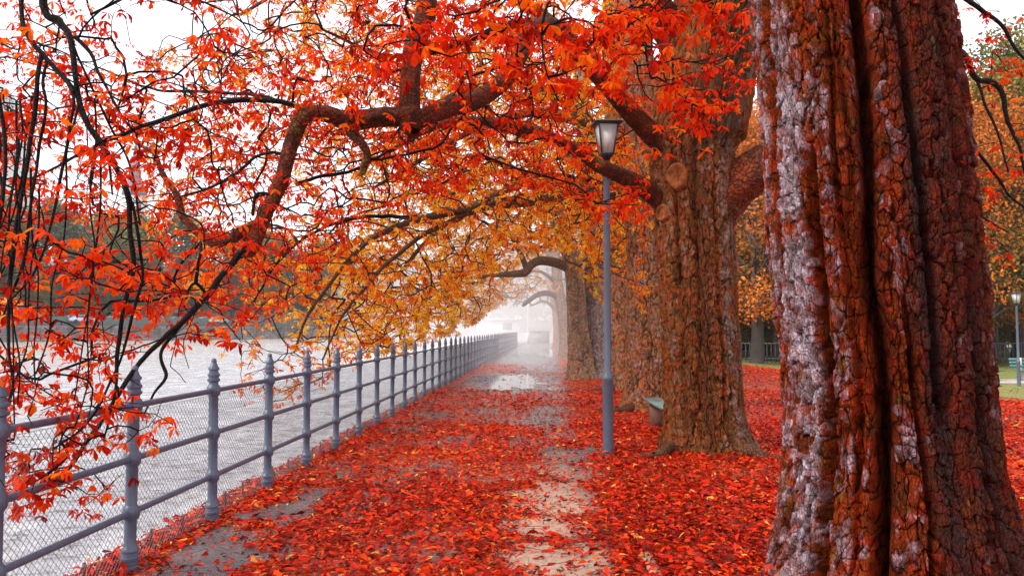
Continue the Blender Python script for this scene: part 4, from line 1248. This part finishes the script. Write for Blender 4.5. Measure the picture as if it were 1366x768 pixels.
# ------------------------------------------------------------------ benches
M['bench_green'] = simple('bench_green', (.12, .20, .19), .4, 0, .5, .25, 10, .3)
M['bench_leg'] = simple('bench_leg', (.17, .075, .045), .7, 0, .4, .3, 14, .4)
M['white_leg'] = simple('concrete_leg', (.55, .54, .50), .7, 0, .4, .15, 14, .4)
M['bench_blue'] = simple('bench_painted', (.05, .16, .16), .5, 0, .4, .25, 10, .3)
T = empty('park_bench', (2.05, 11.0, 0), 0, 'low teal plank bench without backrest half hidden behind the forked tree', 'bench', None)
s = MB()
for k in range(3): s.box(.0 + k * .15, .14 + k * .15, 0, 1.5, .42, .46)
s.build('seat', M['bench_green'], T)
for y in (.10, 1.32):
    s = MB(); s.box(.08, .36, y, y + .10, 0, .419); s.build('leg', M['bench_leg'], T)


def back_bench(loc, rz, label, L=3.4):
    T = empty('park_bench', loc, rz, label, 'bench', 'green backed benches beyond the lawn')
    s = MB()
    for k in range(4): s.box(-L / 2, L / 2, -.25 + k * .12, -.15 + k * .12, .42, .45)
    s.build('seat', M['bench_blue'], T)
    s = MB()
    for k in range(3): s.box(-L / 2, L / 2, .24 + k * .03, .27 + k * .03, .55 + k * .14, .66 + k * .14)
    s.build('backrest', M['bench_blue'], T)
    for x in (-L * .36, L * .36):
        s = MB(); s.box(x - .06, x + .06, -.22, .25, 0, .42); s.box(x - .05, x + .05, .25, .32, .1, .95); s.build('leg', M['white_leg'], T)


zz = float(gz(20, 33))
back_bench((18.6, 33.0, zz), .05, 'long green slatted bench beyond the lawn, left of the small lamp post')
back_bench((22.6, 33.3, zz), .05, 'green slatted bench beyond the lawn, right of the small lamp post, partly out of frame')
# gravel walk by the benches
m = simple('gravel', (.42, .40, .38), .8, var=.15, vscale=8)
gw = grid_sheet('park_walk', lambda y: 14.0, lambda y: 60.0, np.linspace(31.6, 34.2, 8), lambda X, Y: gz(X, Y) + .012, m, 40); tag(gw, kind='structure')
# low fence beyond bench
M['dark_fence'] = simple('dark_fence', (.05, .06, .065), .6)
T = empty('park_fence', (14, 47, -.6), 0, 'low dark park fence of thin bars far behind the green bench', 'fence')
s = MB()
for z in (.35, 1.25): s.box(-1, 60, -.03, .03, z, z + .09)
s.build('rail', M['dark_fence'], T)
s = MB()
for k in range(240): s.box(-1 + k * .25, -1 + k * .25 + .05, -.045, -.032, .08, 1.34)
s.build('bars', M['dark_fence'], T)
s = MB()
for k in range(21): s.box(-1 + k * 3, -1 + k * 3 + .14, .032, .16, -.3, 1.45)
s.build('posts', M['dark_fence'], T)


# ------------------------------------------------------------------ far trees
def leaf_tree_mesh(seed, H, W, trunkh, nleaf, ls, mat_l, nclump=26, shape=1.0):
    rs = np.random.RandomState(seed)
    # branch skeleton
    Pa, Pb, Ra, Rb = [], [], [], []
    C = []
    for i in range(nclump):
        h = trunkh + (H - trunkh) * (.12 + .86 * (i + rs.rand()) / nclump)
        t = (h - trunkh) / (H - trunkh)
        rad = W / 2 * (math.sin(math.pi * min(1, (.18 + .82 * t)) ** shape) ** .7) * (.45 + .55 * rs.rand())
        a = rs.rand() * 6.283
        C.append([rad * math.cos(a), rad * math.sin(a), h, W * (.13 + .10 * rs.rand())])
        p0 = np.array([0, 0, max(trunkh * .6, h * .62)])
        p3 = np.array(C[-1][:3]); prev = p0; r = .02 * H / 2.2 * (1.1 - t)
        for s_ in range(1, 5):
            q_ = p0 + (p3 - p0) * s_ / 4 + rs.normal(0, .02 * W, 3) + np.array([0, 0, .04 * W * math.sin(math.pi * s_ / 4)])
            Pa.append(prev); Pb.append(q_); Ra.append(r); r *= .72; Rb.append(r); prev = q_
        for _ in range(5):
            q_ = p3 + rs.normal(0, C[-1][3] * .6, 3); Pa.append(p3); Pb.append(q_); Ra.append(r); Rb.append(r * .4)
    C = np.array(C)
    tw = np.array([[0, 0, -.3], [rs.normal(0, .1), rs.normal(0, .1), trunkh], [rs.normal(0, .2), rs.normal(0, .2), H * .55], [0, 0, H * .85]])
    tr_ = [H * .030, H * .022, H * .013, H * .004]
    mb = MB(); mb.tube(catmull(np.column_stack([tw, tr_]), 5)[:, :3], catmull(np.column_stack([tw, tr_]), 5)[:, 3], 10)
    V1 = np.concatenate(mb.v); F4 = np.array(mb.f[4]); F3 = np.array(mb.f[3]).reshape(-1, 3)
    V2, f2_ = edges_tubes(np.array(Pa), np.array(Pb), np.array(Ra), np.array(Rb), 4)
    tv = (np.vstack([V1, V2]), [F3, np.vstack([F4, f2_ + len(V1)])])
    ci = rs.randint(0, len(C), nleaf)
    d = rs.normal(0, 1, (nleaf, 3)); d /= np.linalg.norm(d, axis=1)[:, None]
    rr = rs.rand(nleaf) ** .45
    P = C[ci, :3] + d * (C[ci, 3] * rr)[:, None] * [1.15, 1.15, .75]
    R = rotm(rs.rand(nleaf) * 6.28, rs.normal(.5, .5, nleaf), rs.normal(0, .7, nleaf))
    tint = np.clip(.25 + .35 * rs.rand(len(C))[ci] + .25 * rs.rand(nleaf) + .12 * d[:, 2], 0, 1)
    S = ls * (.6 + .8 * rs.rand(nleaf))
    V = np.array([[-.5, -.4, 0], [.5, -.3, .1], [.55, .4, 0], [-.4, .45, .12]]); Fc = np.array([[0, 1, 2, 3]])
    Wd = np.einsum('nij,kj->nki', R, V) * S[:, None, None] + P[:, None, :]
    f = (Fc[None] + (np.arange(nleaf) * 4)[:, None, None]).reshape(-1, 4)
    return tv, (Wd.reshape(-1, 3), f, np.repeat(tint, 4), mat_l)


PROTO = {}
def proto(key, *a, **k):
    tv, (V, f, t, ml) = leaf_tree_mesh(*a, **k)
    PROTO[key] = [tv, (V, f, t, ml), None]
def place_tree(key, loc, sc_, rz, label, group, name='park_tree'):
    tv, lv, first = PROTO[key]
    root_ = empty(name, loc, rz, label, 'tree', group); root_.scale = (sc_[0], sc_[0], sc_[1])
    if first is None:
        a = mesh_np('trunk', tv[0], tv[1], M['bgtrunk'], root_, None, True)
        b = mesh_np('crown', lv[0], lv[1], lv[3], root_, {'tint': lv[2]}, False)
        PROTO[key][2] = (a, b)
    else:
        for q_ in first:
            c = q_.copy(); link(c, root_)
    return root_


M['bgtrunk'] = simple('far_trunk', (.05, .038, .032), .8, var=.3, vscale=2)
proto('olive', 101, 24, 17, 2.6, 15000, .42, M['leaf_green'], nclump=48)
proto('dark', 102, 24, 15, 2.3, 15000, .42, M['leaf_dkgreen'], nclump=48)
proto('yellow', 103, 20, 15, 2.3, 13000, .40, M['leaf_yellow'], nclump=42)
proto('porange', 104, 15, 12, 1.8, 24000, .13, M['leaf_parkorange'], nclump=48)
proto('polive', 105, 16, 12, 2.0, 26000, .14, M['leaf_yellow'], nclump=48)
proto('pdark', 106, 17, 11, 1.7, 26000, .15, M['leaf_green'], nclump=48)
bp = np.array([(-190, 20), (-150, 55), (-118, 90), (-86, 130), (-67, 159), (-42, 185), (-12, 200), (30, 205), (80, 205)], float)
bc = catmull(bp, 6)
nrm = np.gradient(bc, axis=0); nrm /= np.linalg.norm(nrm, axis=1)[:, None]; nl = np.stack([-nrm[:, 1], nrm[:, 0]], -1)
BC, NL = bc, nl
GA = 'tall trees on the far bank of the river'
bank = [(-125, 78, 'olive', 1.0), (-116, 92, 'dark', .9), (-104, 106, 'olive', 1.0), (-97, 122, 'yellow', 1.0), (-89, 137, 'olive', 1.02), (-80, 144, 'dark', 1.0), (-74, 160, 'olive', 1.0), (-67, 169, 'dark', 1.05), (-60, 181, 'yellow', 1.1), (-52, 190, 'dark', .95), (-44, 200, 'olive', .95), (-34, 206, 'dark', .9), (-24, 214, 'olive', .85), (-101, 150, 'dark', 1.1), (-84, 172, 'olive', 1.1), (-62, 205, 'olive', 1.1), (-112, 128, 'yellow', 1.05), (-93, 129, 'dark', .8), (-108, 99, 'yellow', .8), (-120, 138, 'dark', .9), (-128, 118, 'olive', .9), (-104, 160, 'olive', .9), (-138, 104, 'dark', .9)]
names = {'olive': 'olive green', 'dark': 'dark green', 'yellow': 'yellowing'}
bl = sorted(range(len(bank)), key=lambda i: bank[i][0] / bank[i][1])
num = ['first', 'second', 'third', 'fourth', 'fifth', 'sixth', 'seventh', 'eighth', 'ninth', 'tenth', 'eleventh', 'twelfth', 'thirteenth', 'fourteenth', 'fifteenth', 'sixteenth', 'seventeenth', 'eighteenth', 'nineteenth', 'twentieth', 'twenty first', 'twenty second', 'twenty third']
for r_, i in enumerate(bl):
    x, y, k, s_ = bank[i]
    place_tree(k, (x - 5, y + 4, 2.0), (s_, s_ * .95), random.random() * 6, '%s tree on the far river bank, %s from the left' % (names[k], num[r_]), GA, 'riverbank_tree')
for i_, (px_, bk) in enumerate([(62, 14), (82, 15), (103, 13), (122, 14), (20, 16), (255, 15), (200, 14)]):
    d_ = (px_ - CX) / F
    k_ = np.argmin(np.abs(BC[:, 0] / BC[:, 1] - d_)); p_ = BC[k_] + NL[k_] * bk
    place_tree('dark' if i_ % 2 else 'olive', (d_ * p_[1], p_[1], 2.0), (.42, .34), i_ * 1.3, 'low round bush behind the parked cars across the river, %s of the bushes' % num[sorted([62, 82, 103, 122, 20, 255, 200]).index(px_)], 'bushes behind the cars across the river', 'round_bush')
GB = 'autumn trees in the park on the right'
park = [(13.5, 44, 'porange', 1.0, .95), (17.5, 52, 'polive', 1.0, 1.0), (23, 50, 'pdark', 1.0, 1.1), (27.5, 46, 'porange', .9, 1.0), (33, 55, 'pdark', 1.1, 1.1), (29, 62, 'polive', 1.2, 1.2), (38, 60, 'porange', 1.1, 1.2), (21, 66, 'polive', 1.2, 1.1), (45, 66, 'pdark', 1.3, 1.2), (24, 82, 'polive', 1.2, 1.0), (11, 60, 'polive', .9, .9), (15, 76, 'pdark', 1.2, 1.1), (8.5, 80, 'polive', 1.1, 1.0), (54, 62, 'porange', 1.2, 1.2), (34, 78, 'pdark', 1.4, 1.2), (28.5, 50.5, 'polive', 1.2, 1.1), (32, 49, 'pdark', 1.1, 1.2), (25.5, 56, 'pdark', 1.1, 1.35), (37, 52, 'polive', 1.2, 1.0), (12, 50, 'polive', .9, 1.0), (19, 88, 'pdark', 1.5, 1.3), (27, 90, 'polive', 1.6, 1.3), (44, 85, 'pdark', 1.6, 1.4)]
nm = {'porange': 'orange and green', 'polive': 'yellow leaved', 'pdark': 'dull green'}
pl_ = sorted(range(len(park)), key=lambda i: park[i][0] / park[i][1])
for r_, i in enumerate(pl_):
    x, y, k, s_, sh = park[i]
    place_tree(k, (x, y, float(gz(x, y))), (s_, sh), random.random() * 6, '%s park tree behind the row of trunks, %s from the left' % (nm[k], num[r_]), GB)
bsh = [(17.5, 58, .75, .28), (21, 66, .8, .3), (38, 66, 1.0, .36), (43, 68, .9, .3), (34, 62, .8, .3), (48, 78, 1.2, .42), (29.5, 60, .8, .28), (24.5, 76, 1.1, .4), (54, 84, 1.3, .45), (16.5, 71, 1.0, .4), (19.5, 84, 1.3, .5)]
bs_ = sorted(range(len(bsh)), key=lambda i: bsh[i][0] / bsh[i][1])
for r_, i in enumerate(bs_):
    x, y, a_, b_ = bsh[i]
    place_tree(('pdark', 'polive')[i % 2], (x, y, float(gz(x, y))), (a_, b_), i * 1.7, 'low %s shrub behind the dark park fence, %s shrub from the left' % (('dull green', 'yellowish')[i % 2], num[r_]), 'shrubs behind the park fence', 'park_shrub')
GC = 'pale trees in the mist beyond the weir'
mist = [(-34, 168, 'dark', .8), (-20, 165, 'olive', .72), (-10, 150, 'dark', .7), (0, 156, 'olive', .78), (9, 148, 'dark', .75), (18, 150, 'olive', .8), (27, 142, 'dark', .8), (38, 150, 'olive', .9)]
for r_, (x, y, k, s_) in enumerate(mist):
    place_tree(k, (x, y, 0), (s_, s_), random.random() * 6, 'mist veiled tree beyond the weir at the end of the path, %s from the left' % num[r_], GC, 'misty_tree')

# ------------------------------------------------------------------ far bank
def strip(profile):
    V = []
    for p, n_ in zip(bc, nl):
        for o_, z in profile: V.append([*(p + n_ * o_), z])
    k = len(profile)
    return np.array(V), np.array([(i * k + j, (i + 1) * k + j, (i + 1) * k + j + 1, i * k + j + 1) for i in range(len(bc) - 1) for j in range(k - 1)])
m, nt, out = newmat('ashlar_wall'); g = NG(nt)
tc = g.coord((1, 1, 1))
sp = g.n('ShaderNodeSeparateXYZ'); g.l(tc, sp.inputs[0])
cb = g.n('ShaderNodeCombineXYZ'); g.l(g.math('ADD', g.math('MULTIPLY', sp.outputs[0], .7), g.math('MULTIPLY', sp.outputs[1], .7)), cb.inputs[0]); g.l(sp.outputs[2], cb.inputs[1])
br = g.n('ShaderNodeTexBrick'); g.l(cb.outputs[0], br.inputs['Vector']); br.inputs['Scale'].default_value = 1.0
br.inputs['Brick Width'].default_value = 1.3; br.inputs['Row Height'].default_value = .5; br.inputs['Mortar Size'].default_value = .03
br.inputs['Color1'].default_value = (.40, .36, .36, 1); br.inputs['Color2'].default_value = (.26, .23, .23, 1); br.inputs['Mortar'].default_value = (.09, .08, .08, 1)
st = g.ramp(g.noise(g.coord((.5, .5, .25)), .8, 5, .7), [(.45, 0.0), (.62, .8)])
cc = g.mix(st, br.outputs[0], (.10, .085, .07))
g.principled(out, cc, .8, .3)
M['ashlar'] = m
V, f = strip([(-.4, -2), (0, 1.85), (-.15, 1.86), (-.15, 2.1), (.6, 2.1)])
tag(mesh_np('embankment_wall', V, f, M['ashlar']), 'long stained stone embankment wall across the river', 'wall')
M['hedge'] = simple('barrier_green', (.085, .115, .10), .8, var=.15, vscale=1)
V, f = strip([(.7, 2.09), (.7, 3.72), (.78, 3.80), (.95, 3.80), (1.0, 3.7), (1.0, 2.05)])
tag(mesh_np('green_barrier', V, f, M['hedge']), 'long grey green solid barrier on top of the far embankment wall', 'barrier')
V, f = strip([(.55, 2.04), (30, 2.04), (250, 2.0)])
M['farground'] = simple('far_grass', (.10, .11, .05), .9, var=.3, vscale=.2)
tag(mesh_np('far_bank', V, f, M['farground']), kind='structure')

# ------------------------------------------------------------------ cars, containers, buildings across the river
def car(loc, rz, c, label):
    T = empty('parked_car', loc, rz, label, 'car', 'cars parked on the far bank')
    key = 'paint_%02d%02d%02d' % tuple(int(x * 99) for x in c)
    if key not in M: M[key] = simple(key, c, .3, .2, .6, .05)
    prof = [(-2.1, .35), (-2.15, .75), (-1.9, .95), (-1.2, 1.0), (-.65, 1.42), (.8, 1.45), (1.55, 1.02), (2.05, .92), (2.15, .6), (2.1, .35)]
    s = MB(); n = len(prof)
    V = []
    for y, k in ((-.85, 1), (.85, 1)):
        V += [[x, y * (.82 if z > 1.1 else 1), z] for x, z in prof]
    s.add(V, [tuple(range(n - 1, -1, -1)), tuple(range(n, 2 * n))] + [(i, (i + 1) % n, n + (i + 1) % n, n + i) for i in range(n)])
    s.build('body', M[key], T)
    if 'carglass' not in M: M['carglass'] = simple('car_glass', (.03, .035, .04), .1, 0, .8, .05); M['tyre'] = simple('tyre', (.02, .02, .02), .8)
    s = MB()
    for sy in (-1, 1):
        V = [[-1.1, sy * .865, 1.0], [1.35, sy * .865, 1.02], [.72, sy * .735, 1.38], [-.62, sy * .735, 1.36]]
        V = V + [[a, b + sy * .012, c_] for a, b, c_ in V]
        s.add(V, [(0, 1, 2, 3), (4, 5, 6, 7), (0, 1, 5, 4), (1, 2, 6, 5), (2, 3, 7, 6), (3, 0, 4, 7)])
    s.build('window', M['carglass'], T)
    for x in (-1.35, 1.35):
        for sy in (-1, 1):
            s = MB(); a = np.arange(14) / 14 * 6.283
            V = [[x + .33 * math.cos(t), sy * .72, .33 + .33 * math.sin(t)] for t in a] + [[x + .33 * math.cos(t), sy * .9, .33 + .33 * math.sin(t)] for t in a]
            s.add(V, [tuple(range(14)), tuple(range(14, 28))] + [(i, (i + 1) % 14, 14 + (i + 1) % 14, 14 + i) for i in range(14)]); s.build('wheel', M['tyre'], T)


def bank_at(px, back):
    d = (px - CX) / F
    k = np.argmin(np.abs(bc[:, 0] / bc[:, 1] - d)); p = bc[k] + nl[k] * back
    # refine: along the ray
    Y = p[1] ; return d * Y, Y, math.atan2(nrm[k][1], nrm[k][0])
M['street'] = simple('street', (.10, .10, .105), .7)
V, f = strip([(2.0, 2.05), (11, 2.05)])
tag(mesh_np('street', V, f, M['street']), kind='structure')
CL = [(50, (.8, .8, .82), 'white'), (95, (.82, .82, .85), 'white'), (108, (.55, .6, .75), 'pale blue'), (150, (.75, .76, .78), 'silver'), (185, (.8, .8, .8), 'white'), (208, (.75, .76, .8), 'silver'), (236, (.35, .36, .4), 'grey'), (272, (.8, .8, .82), 'white'), (290, (.5, .52, .55), 'grey'), (335, (.78, .78, .8), 'white')]
for i, (px, c, nme) in enumerate(CL):
    x, y, a = bank_at(px, 5.2 + (i % 2) * 2.6)
    car((x, y, 2.65), a + (0 if i % 2 else math.pi), c, '%s car behind the green barrier across the river, %s car from the left' % (nme, num[i]))
# yellow orange containers
M['container'] = simple('container_yellow', (.85, .34, .02), .5, 0, .4, .1, 3)
M['blue'] = simple('container_blue', (.03, .12, .4), .5)
def container(px, w, z1, mat, label, back=3.6):
    x, y, a = bank_at(px, back)
    T = empty('site_container', (x, y, 2.05), a, label, 'container')
    s = MB(); s.box(-w / 2, w / 2, 0, 2.4, 0, z1); s.build('body', mat, T)
    s = MB()
    k = int(w / .55)
    for i in range(k + 1):
        xx = -w / 2 + .05 + (w - .1) * i / k; s.box(xx - .05, xx + .05, -.07, -.003, .08, z1 - .08)
    s.build('ribs', mat, T)
    s = MB(); s.box(-w / 2 - .05, w / 2 + .05, -.1, 2.5, z1 + .003, z1 + .12); s.build('roof', mat, T)
container(8, 3.2, 4.6, M['container'], 'tall orange yellow site container across the river, leftmost')
container(23, 1.9, 4.2, M['container'], 'narrow orange yellow site container across the river, right of the larger one')
container(35, 1.2, 3.2, M['blue'], 'small blue box beside the orange containers across the river')

M['plaster'] = simple('pale_plaster', (.62, .60, .58), .8, var=.08, vscale=.3)
M['brickred'] = simple('brick_red', (.40, .18, .13), .8, var=.15, vscale=.6)
M['copper'] = simple('copper_roof', (.34, .50, .48), .6, var=.15, vscale=.3)
M['slate'] = simple('slate_roof', (.16, .17, .21), .6, var=.15, vscale=.3)
M['glass'] = simple('window_glass', (.05, .06, .07), .15, 0, .7)


def building(x, y, w, d, h, rz, mat, label, roofmat, roofh=4, storeys=4, bays=8, name='town_house'):
    T = empty(name, (x, y, 2.0), rz, label, 'building', None)
    s = MB(); s.box(-w / 2, w / 2, 0, d, 0, h); s.build('wall', mat, T)
    s = MB(); V = [[-w / 2 - .5, -.5, h], [w / 2 + .5, -.5, h], [w / 2 + .5, d + .5, h], [-w / 2 - .5, d + .5, h], [-w / 2 + 2, d / 2, h + roofh], [w / 2 - 2, d / 2, h + roofh]]
    s.add(V, [(0, 1, 5, 4), (1, 2, 5), (2, 3, 4, 5), (3, 0, 4), (3, 2, 1, 0)]); s.build('roof', roofmat, T)
    m0 = None
    for r in range(storeys):
        for c in range(bays):
            xx = -w / 2 + w * (c + .5) / bays; z0 = 1.2 + r * (h - 1) / storeys
            if m0 is None:
                s = MB(); s.box(-.55, .55, -.08, -.003, 0, 1.8); m0 = s.build('window', M['glass'], T); o = m0
            else:
                o = m0.copy(); link(o, T)
            o.location = (xx, 0, z0)


building(-150, 205, 60, 14, 16, .75, M['plaster'], 'pale long building glimpsed behind the far bank trees at the left', M['slate'])
building(-112, 178, 60, 12, 12, .85, M['stone'], 'grey brown building glimpsed low between the far bank trees', M['slate'])
building(-88, 235, 50, 14, 15, .45, M['brickred'], 'reddish building glimpsed between the trunks on the far bank', M['slate'])
building(-52, 262, 46, 14, 13, .2, M['plaster'], 'pale building behind the far bank trees, near the weir', M['slate'])
# domed building
c = at(12, 160, 230)
T = empty('domed_building', (c[0] - 8, 230, 2), .5, 'tall building with a pale green copper dome behind the trees at far left', 'building')
zb_ = c[2] - 2
s = MB(); s.box(-13, 13, -13, 13, 0, zb_ - 6); s.build('wall', M['plaster'], T)
s = MB(); s.lathe([(10, zb_ - 5.99), (10, zb_ - .5), (10.8, zb_ - .4), (10.8, zb_)], n=24); s.build('drum', M['plaster'], T)
s = MB(); s.lathe([(10.4, zb_ + .01), (10.2, zb_ + 3), (9, zb_ + 6.5), (6.8, zb_ + 9.5), (3.8, zb_ + 11.8), (1.6, zb_ + 12.6)], n=24); autosmooth(s.build('dome', M['copper'], T), 60)
s = MB(); s.lathe([(1.5, zb_ + 12.6), (1.5, zb_ + 15), (.2, zb_ + 18)], n=12); s.build('lantern', M['copper'], T)
for k in range(6):
    s = MB(); x = -10 + k * 4; s.box(x - .8, x + .8, -13.1, -13.003, zb_ - 14, zb_ - 9); s.build('window', M['glass'], T)
c = at(180, 262, 235)
T = empty('church_tower', (c[0], 235, 2), .4, 'church tower with a dark pointed roof rising behind the far bank trees', 'tower')
h = c[2] - 2
s = MB(); s.box(-3.2, 3.2, -3.2, 3.2, 0, h); s.build('wall', M['plaster'], T)
s = MB(); s.lathe([(4.9, h + .003), (4.2, h + 2), (2.2, h + 6), (1.7, h + 10), (.1, h + 17)], n=4, rot=math.pi / 4); s.build('spire', M['slate'], T)
for a_ in (-1, 1):
    s = MB(); s.box(a_ * 1.3 - .6, a_ * 1.3 + .6, -3.3, -3.203, h - 5, h - 1.5); s.build('window', M['glass'], T)

# ------------------------------------------------------------------ weir end of the path
M['white'] = simple('white_render', (.78, .78, .77), .7, var=.06, vscale=.6)
T = empty('weir_house', (at(665, 440, 112)[0], 112, 0), .05, 'flat roofed white building at the misty end of the railing', 'building')
s = MB(); s.box(-3.0, 3.0, 0, 6, -2, 2.75); s.build('wall', M['white'], T)
s = MB(); s.box(-3.3, 3.3, -.3, 6.3, 2.753, 3.0); s.build('roof', M['stone_pale'], T)
s = MB(); s.box(.6, 1.9, -.06, -.003, 1.5, 2.4); s.build('window', M['glass'], T)
s = MB(); s.lathe([(.25, 3.0), (.25, 3.5), (.4, 3.52), (.1, 3.9)], c=(-1.2, 2), n=10); s.build('chimney', M['stone_pale'], T)
s = MB(); s.box(-5.2, 13, 0, .5, -3, 1.15); s.box(-5.26, 13.06, -.06, .56, 1.153, 1.30)
o = s.build('weir_wall', M['stone_pale']); o.location = (0, 104, 0); tag(o, 'pale grey parapet wall crossing at the end of the path', 'wall')
x0 = at(708, 450, 88)[0]; x1 = at(733, 450, 88)[0]
s = MB(); s.box(0, x1 - x0, 0, 1.2, -.2, 1.22); s.box(-.06, x1 - x0 + .06, -.06, 1.26, 1.223, 1.36)
o = s.build('stone_block', M['ashlar']); o.location = (x0, 88, 0); tag(o, 'square block of rough stone at the far end of the path', 'pillar')
x0 = at(702, 450, 86)[0]
s = MB(); s.box(0, .42, 0, .3, 0, 1.25); s.box(-.03, .45, -.03, .33, 1.253, 1.32); o = s.build('utility_box', M['white']); o.location = (x0, 86, 0); tag(o, 'white utility box left of the far stone block', 'utility box')
s = MB(); s.lathe([(.09, 0), (.06, 3), (.05, 7.5), (.02, 7.6)], n=10); o = s.build('flag_pole', M['white']); o.location = (at(704, 440, 106)[0], 106, 0); tag(o, 'thin pale pole standing near the weir wall in the mist', 'pole')
M['endground'] = simple('end_paving', (.35, .33, .32), .5, var=.2, vscale=.5)
V = np.array([[-.5 + .6, 89, -.01], [60, 89, -.01], [60, 300, -.01], [-5, 300, -.01], [-5, 104.3, -.01], [.6, 104.3, -.01]])
tag(mesh_np('paved_court', V, [np.array([[0, 1, 2, 3], [0, 3, 4, 5]])], M['endground']), kind='structure')
# kerb piece at the near right edge of the path
s = MB()
for k in range(1):
    y = 4.55 + k * .9
    s.box(0, .07, y + .006, y + .894, -.05, .028, lambda V: V + np.array([[Xr(v[1]) + .01, 0, 0] for v in V]))
M['kerb'] = simple('kerb_stone', (.42, .33, .22), .8, var=.25, vscale=6, bump=.4)
tag(s.build('kerb', M['kerb']), kind='structure')

# ------------------------------------------------------------------ air
def vol(name, mat_name, density, color=(.97, .97, 1, 1), aniso=.2):
    m = bpy.data.materials.new(mat_name); m.use_nodes = True; nt = m.node_tree
    for n in list(nt.nodes): nt.nodes.remove(n)
    out = nt.nodes.new('ShaderNodeOutputMaterial'); v = nt.nodes.new('ShaderNodeVolumePrincipled')
    v.inputs['Density'].default_value = density; v.inputs['Color'].default_value = color; v.inputs['Anisotropy'].default_value = aniso
    nt.links.new(v.outputs[0], out.inputs['Volume'])
    return m
s = MB(); s.box(-460, 620, -40, 720, -8, 90)
o = s.build('haze', vol('haze', 'haze_air', .00028)); tag(o, 'thin pale autumn haze in the air over river and park', 'haze', kind='stuff')
n, k = 32, 16
s = MB(); s.lathe([(max(.001, math.sin(math.pi * i / k)), -math.cos(math.pi * i / k)) for i in range(k + 1)], n=n, cap=False)
V = np.concatenate(s.v) * [11.5, 57, 9] + [-.5, 77, 2.0]
s.v = [V]
o = s.build('mist', vol('mist', 'mist_air', .0145, (1, 1, 1, 1), 0), None, True); tag(o, 'bank of white river mist over the far end of the path', 'mist', kind='stuff')
bpy.context.view_layer.update()

# ------------------------------------------------------------------ camera, light, world
cam = bpy.data.cameras.new('camera'); co = bpy.data.objects.new('camera', cam); col.objects.link(co)
cam.sensor_width = 36; cam.lens = 36 * F / 1366; cam.clip_end = 3000; cam.clip_start = .05
co.location = CAM; co.rotation_euler = (math.radians(90) + PITCH, 0, 0)
sc.camera = co
SE, SA = math.radians(40), math.radians(-118)     # sun from the left and a little behind
sd = Vector((math.cos(SE) * math.sin(SA), math.cos(SE) * math.cos(SA), math.sin(SE)))
sun = bpy.data.lights.new('sun', 'SUN'); sun.energy = 1.5; sun.angle = math.radians(14); sun.color = (1, .95, .9)
so = bpy.data.objects.new('sun', sun); col.objects.link(so); so.rotation_euler = sd.to_track_quat('Z', 'Y').to_euler()
w = bpy.data.worlds.new('World'); sc.world = w; w.use_nodes = True
nt = w.node_tree
for n in list(nt.nodes): nt.nodes.remove(n)
g = NG(nt)
out = nt.nodes.new('ShaderNodeOutputWorld'); bg = nt.nodes.new('ShaderNodeBackground')
sky = nt.nodes.new('ShaderNodeTexSky'); sky.sky_type = 'NISHITA'; sky.sun_disc = False
sky.sun_elevation = SE; sky.sun_rotation = SA; sky.air_density = 1.2; sky.dust_density = 3
cl = g.noise(g.coord((1, 1, 2.5), 'Generated'), 2.2, 5, .55)
cloud = g.ramp(cl, [(.3, (7.6, 7.7, 8.3)), (.7, (9.2, 9.2, 9.6))])
nt.links.new(g.mix(.88, sky.outputs[0], cloud), bg.inputs['Color'])
bg.inputs['Strength'].default_value = .078
nt.links.new(bg.outputs[0], out.inputs['Surface'])

sc.view_settings.view_transform = 'Standard'; sc.view_settings.look = 'None'; sc.view_settings.exposure = 1.38; sc.view_settings.gamma = 1
c = sc.cycles
c.max_bounces = 8; c.diffuse_bounces = 2; c.glossy_bounces = 2; c.transmission_bounces = 4; c.volume_bounces = 6; c.transparent_max_bounces = 6
c.use_denoising = True
try: c.denoiser = 'OPENIMAGEDENOISE'
except Exception: pass
c.volume_step_rate = 4; c.volume_max_steps = 64
c.sample_clamp_indirect = 8
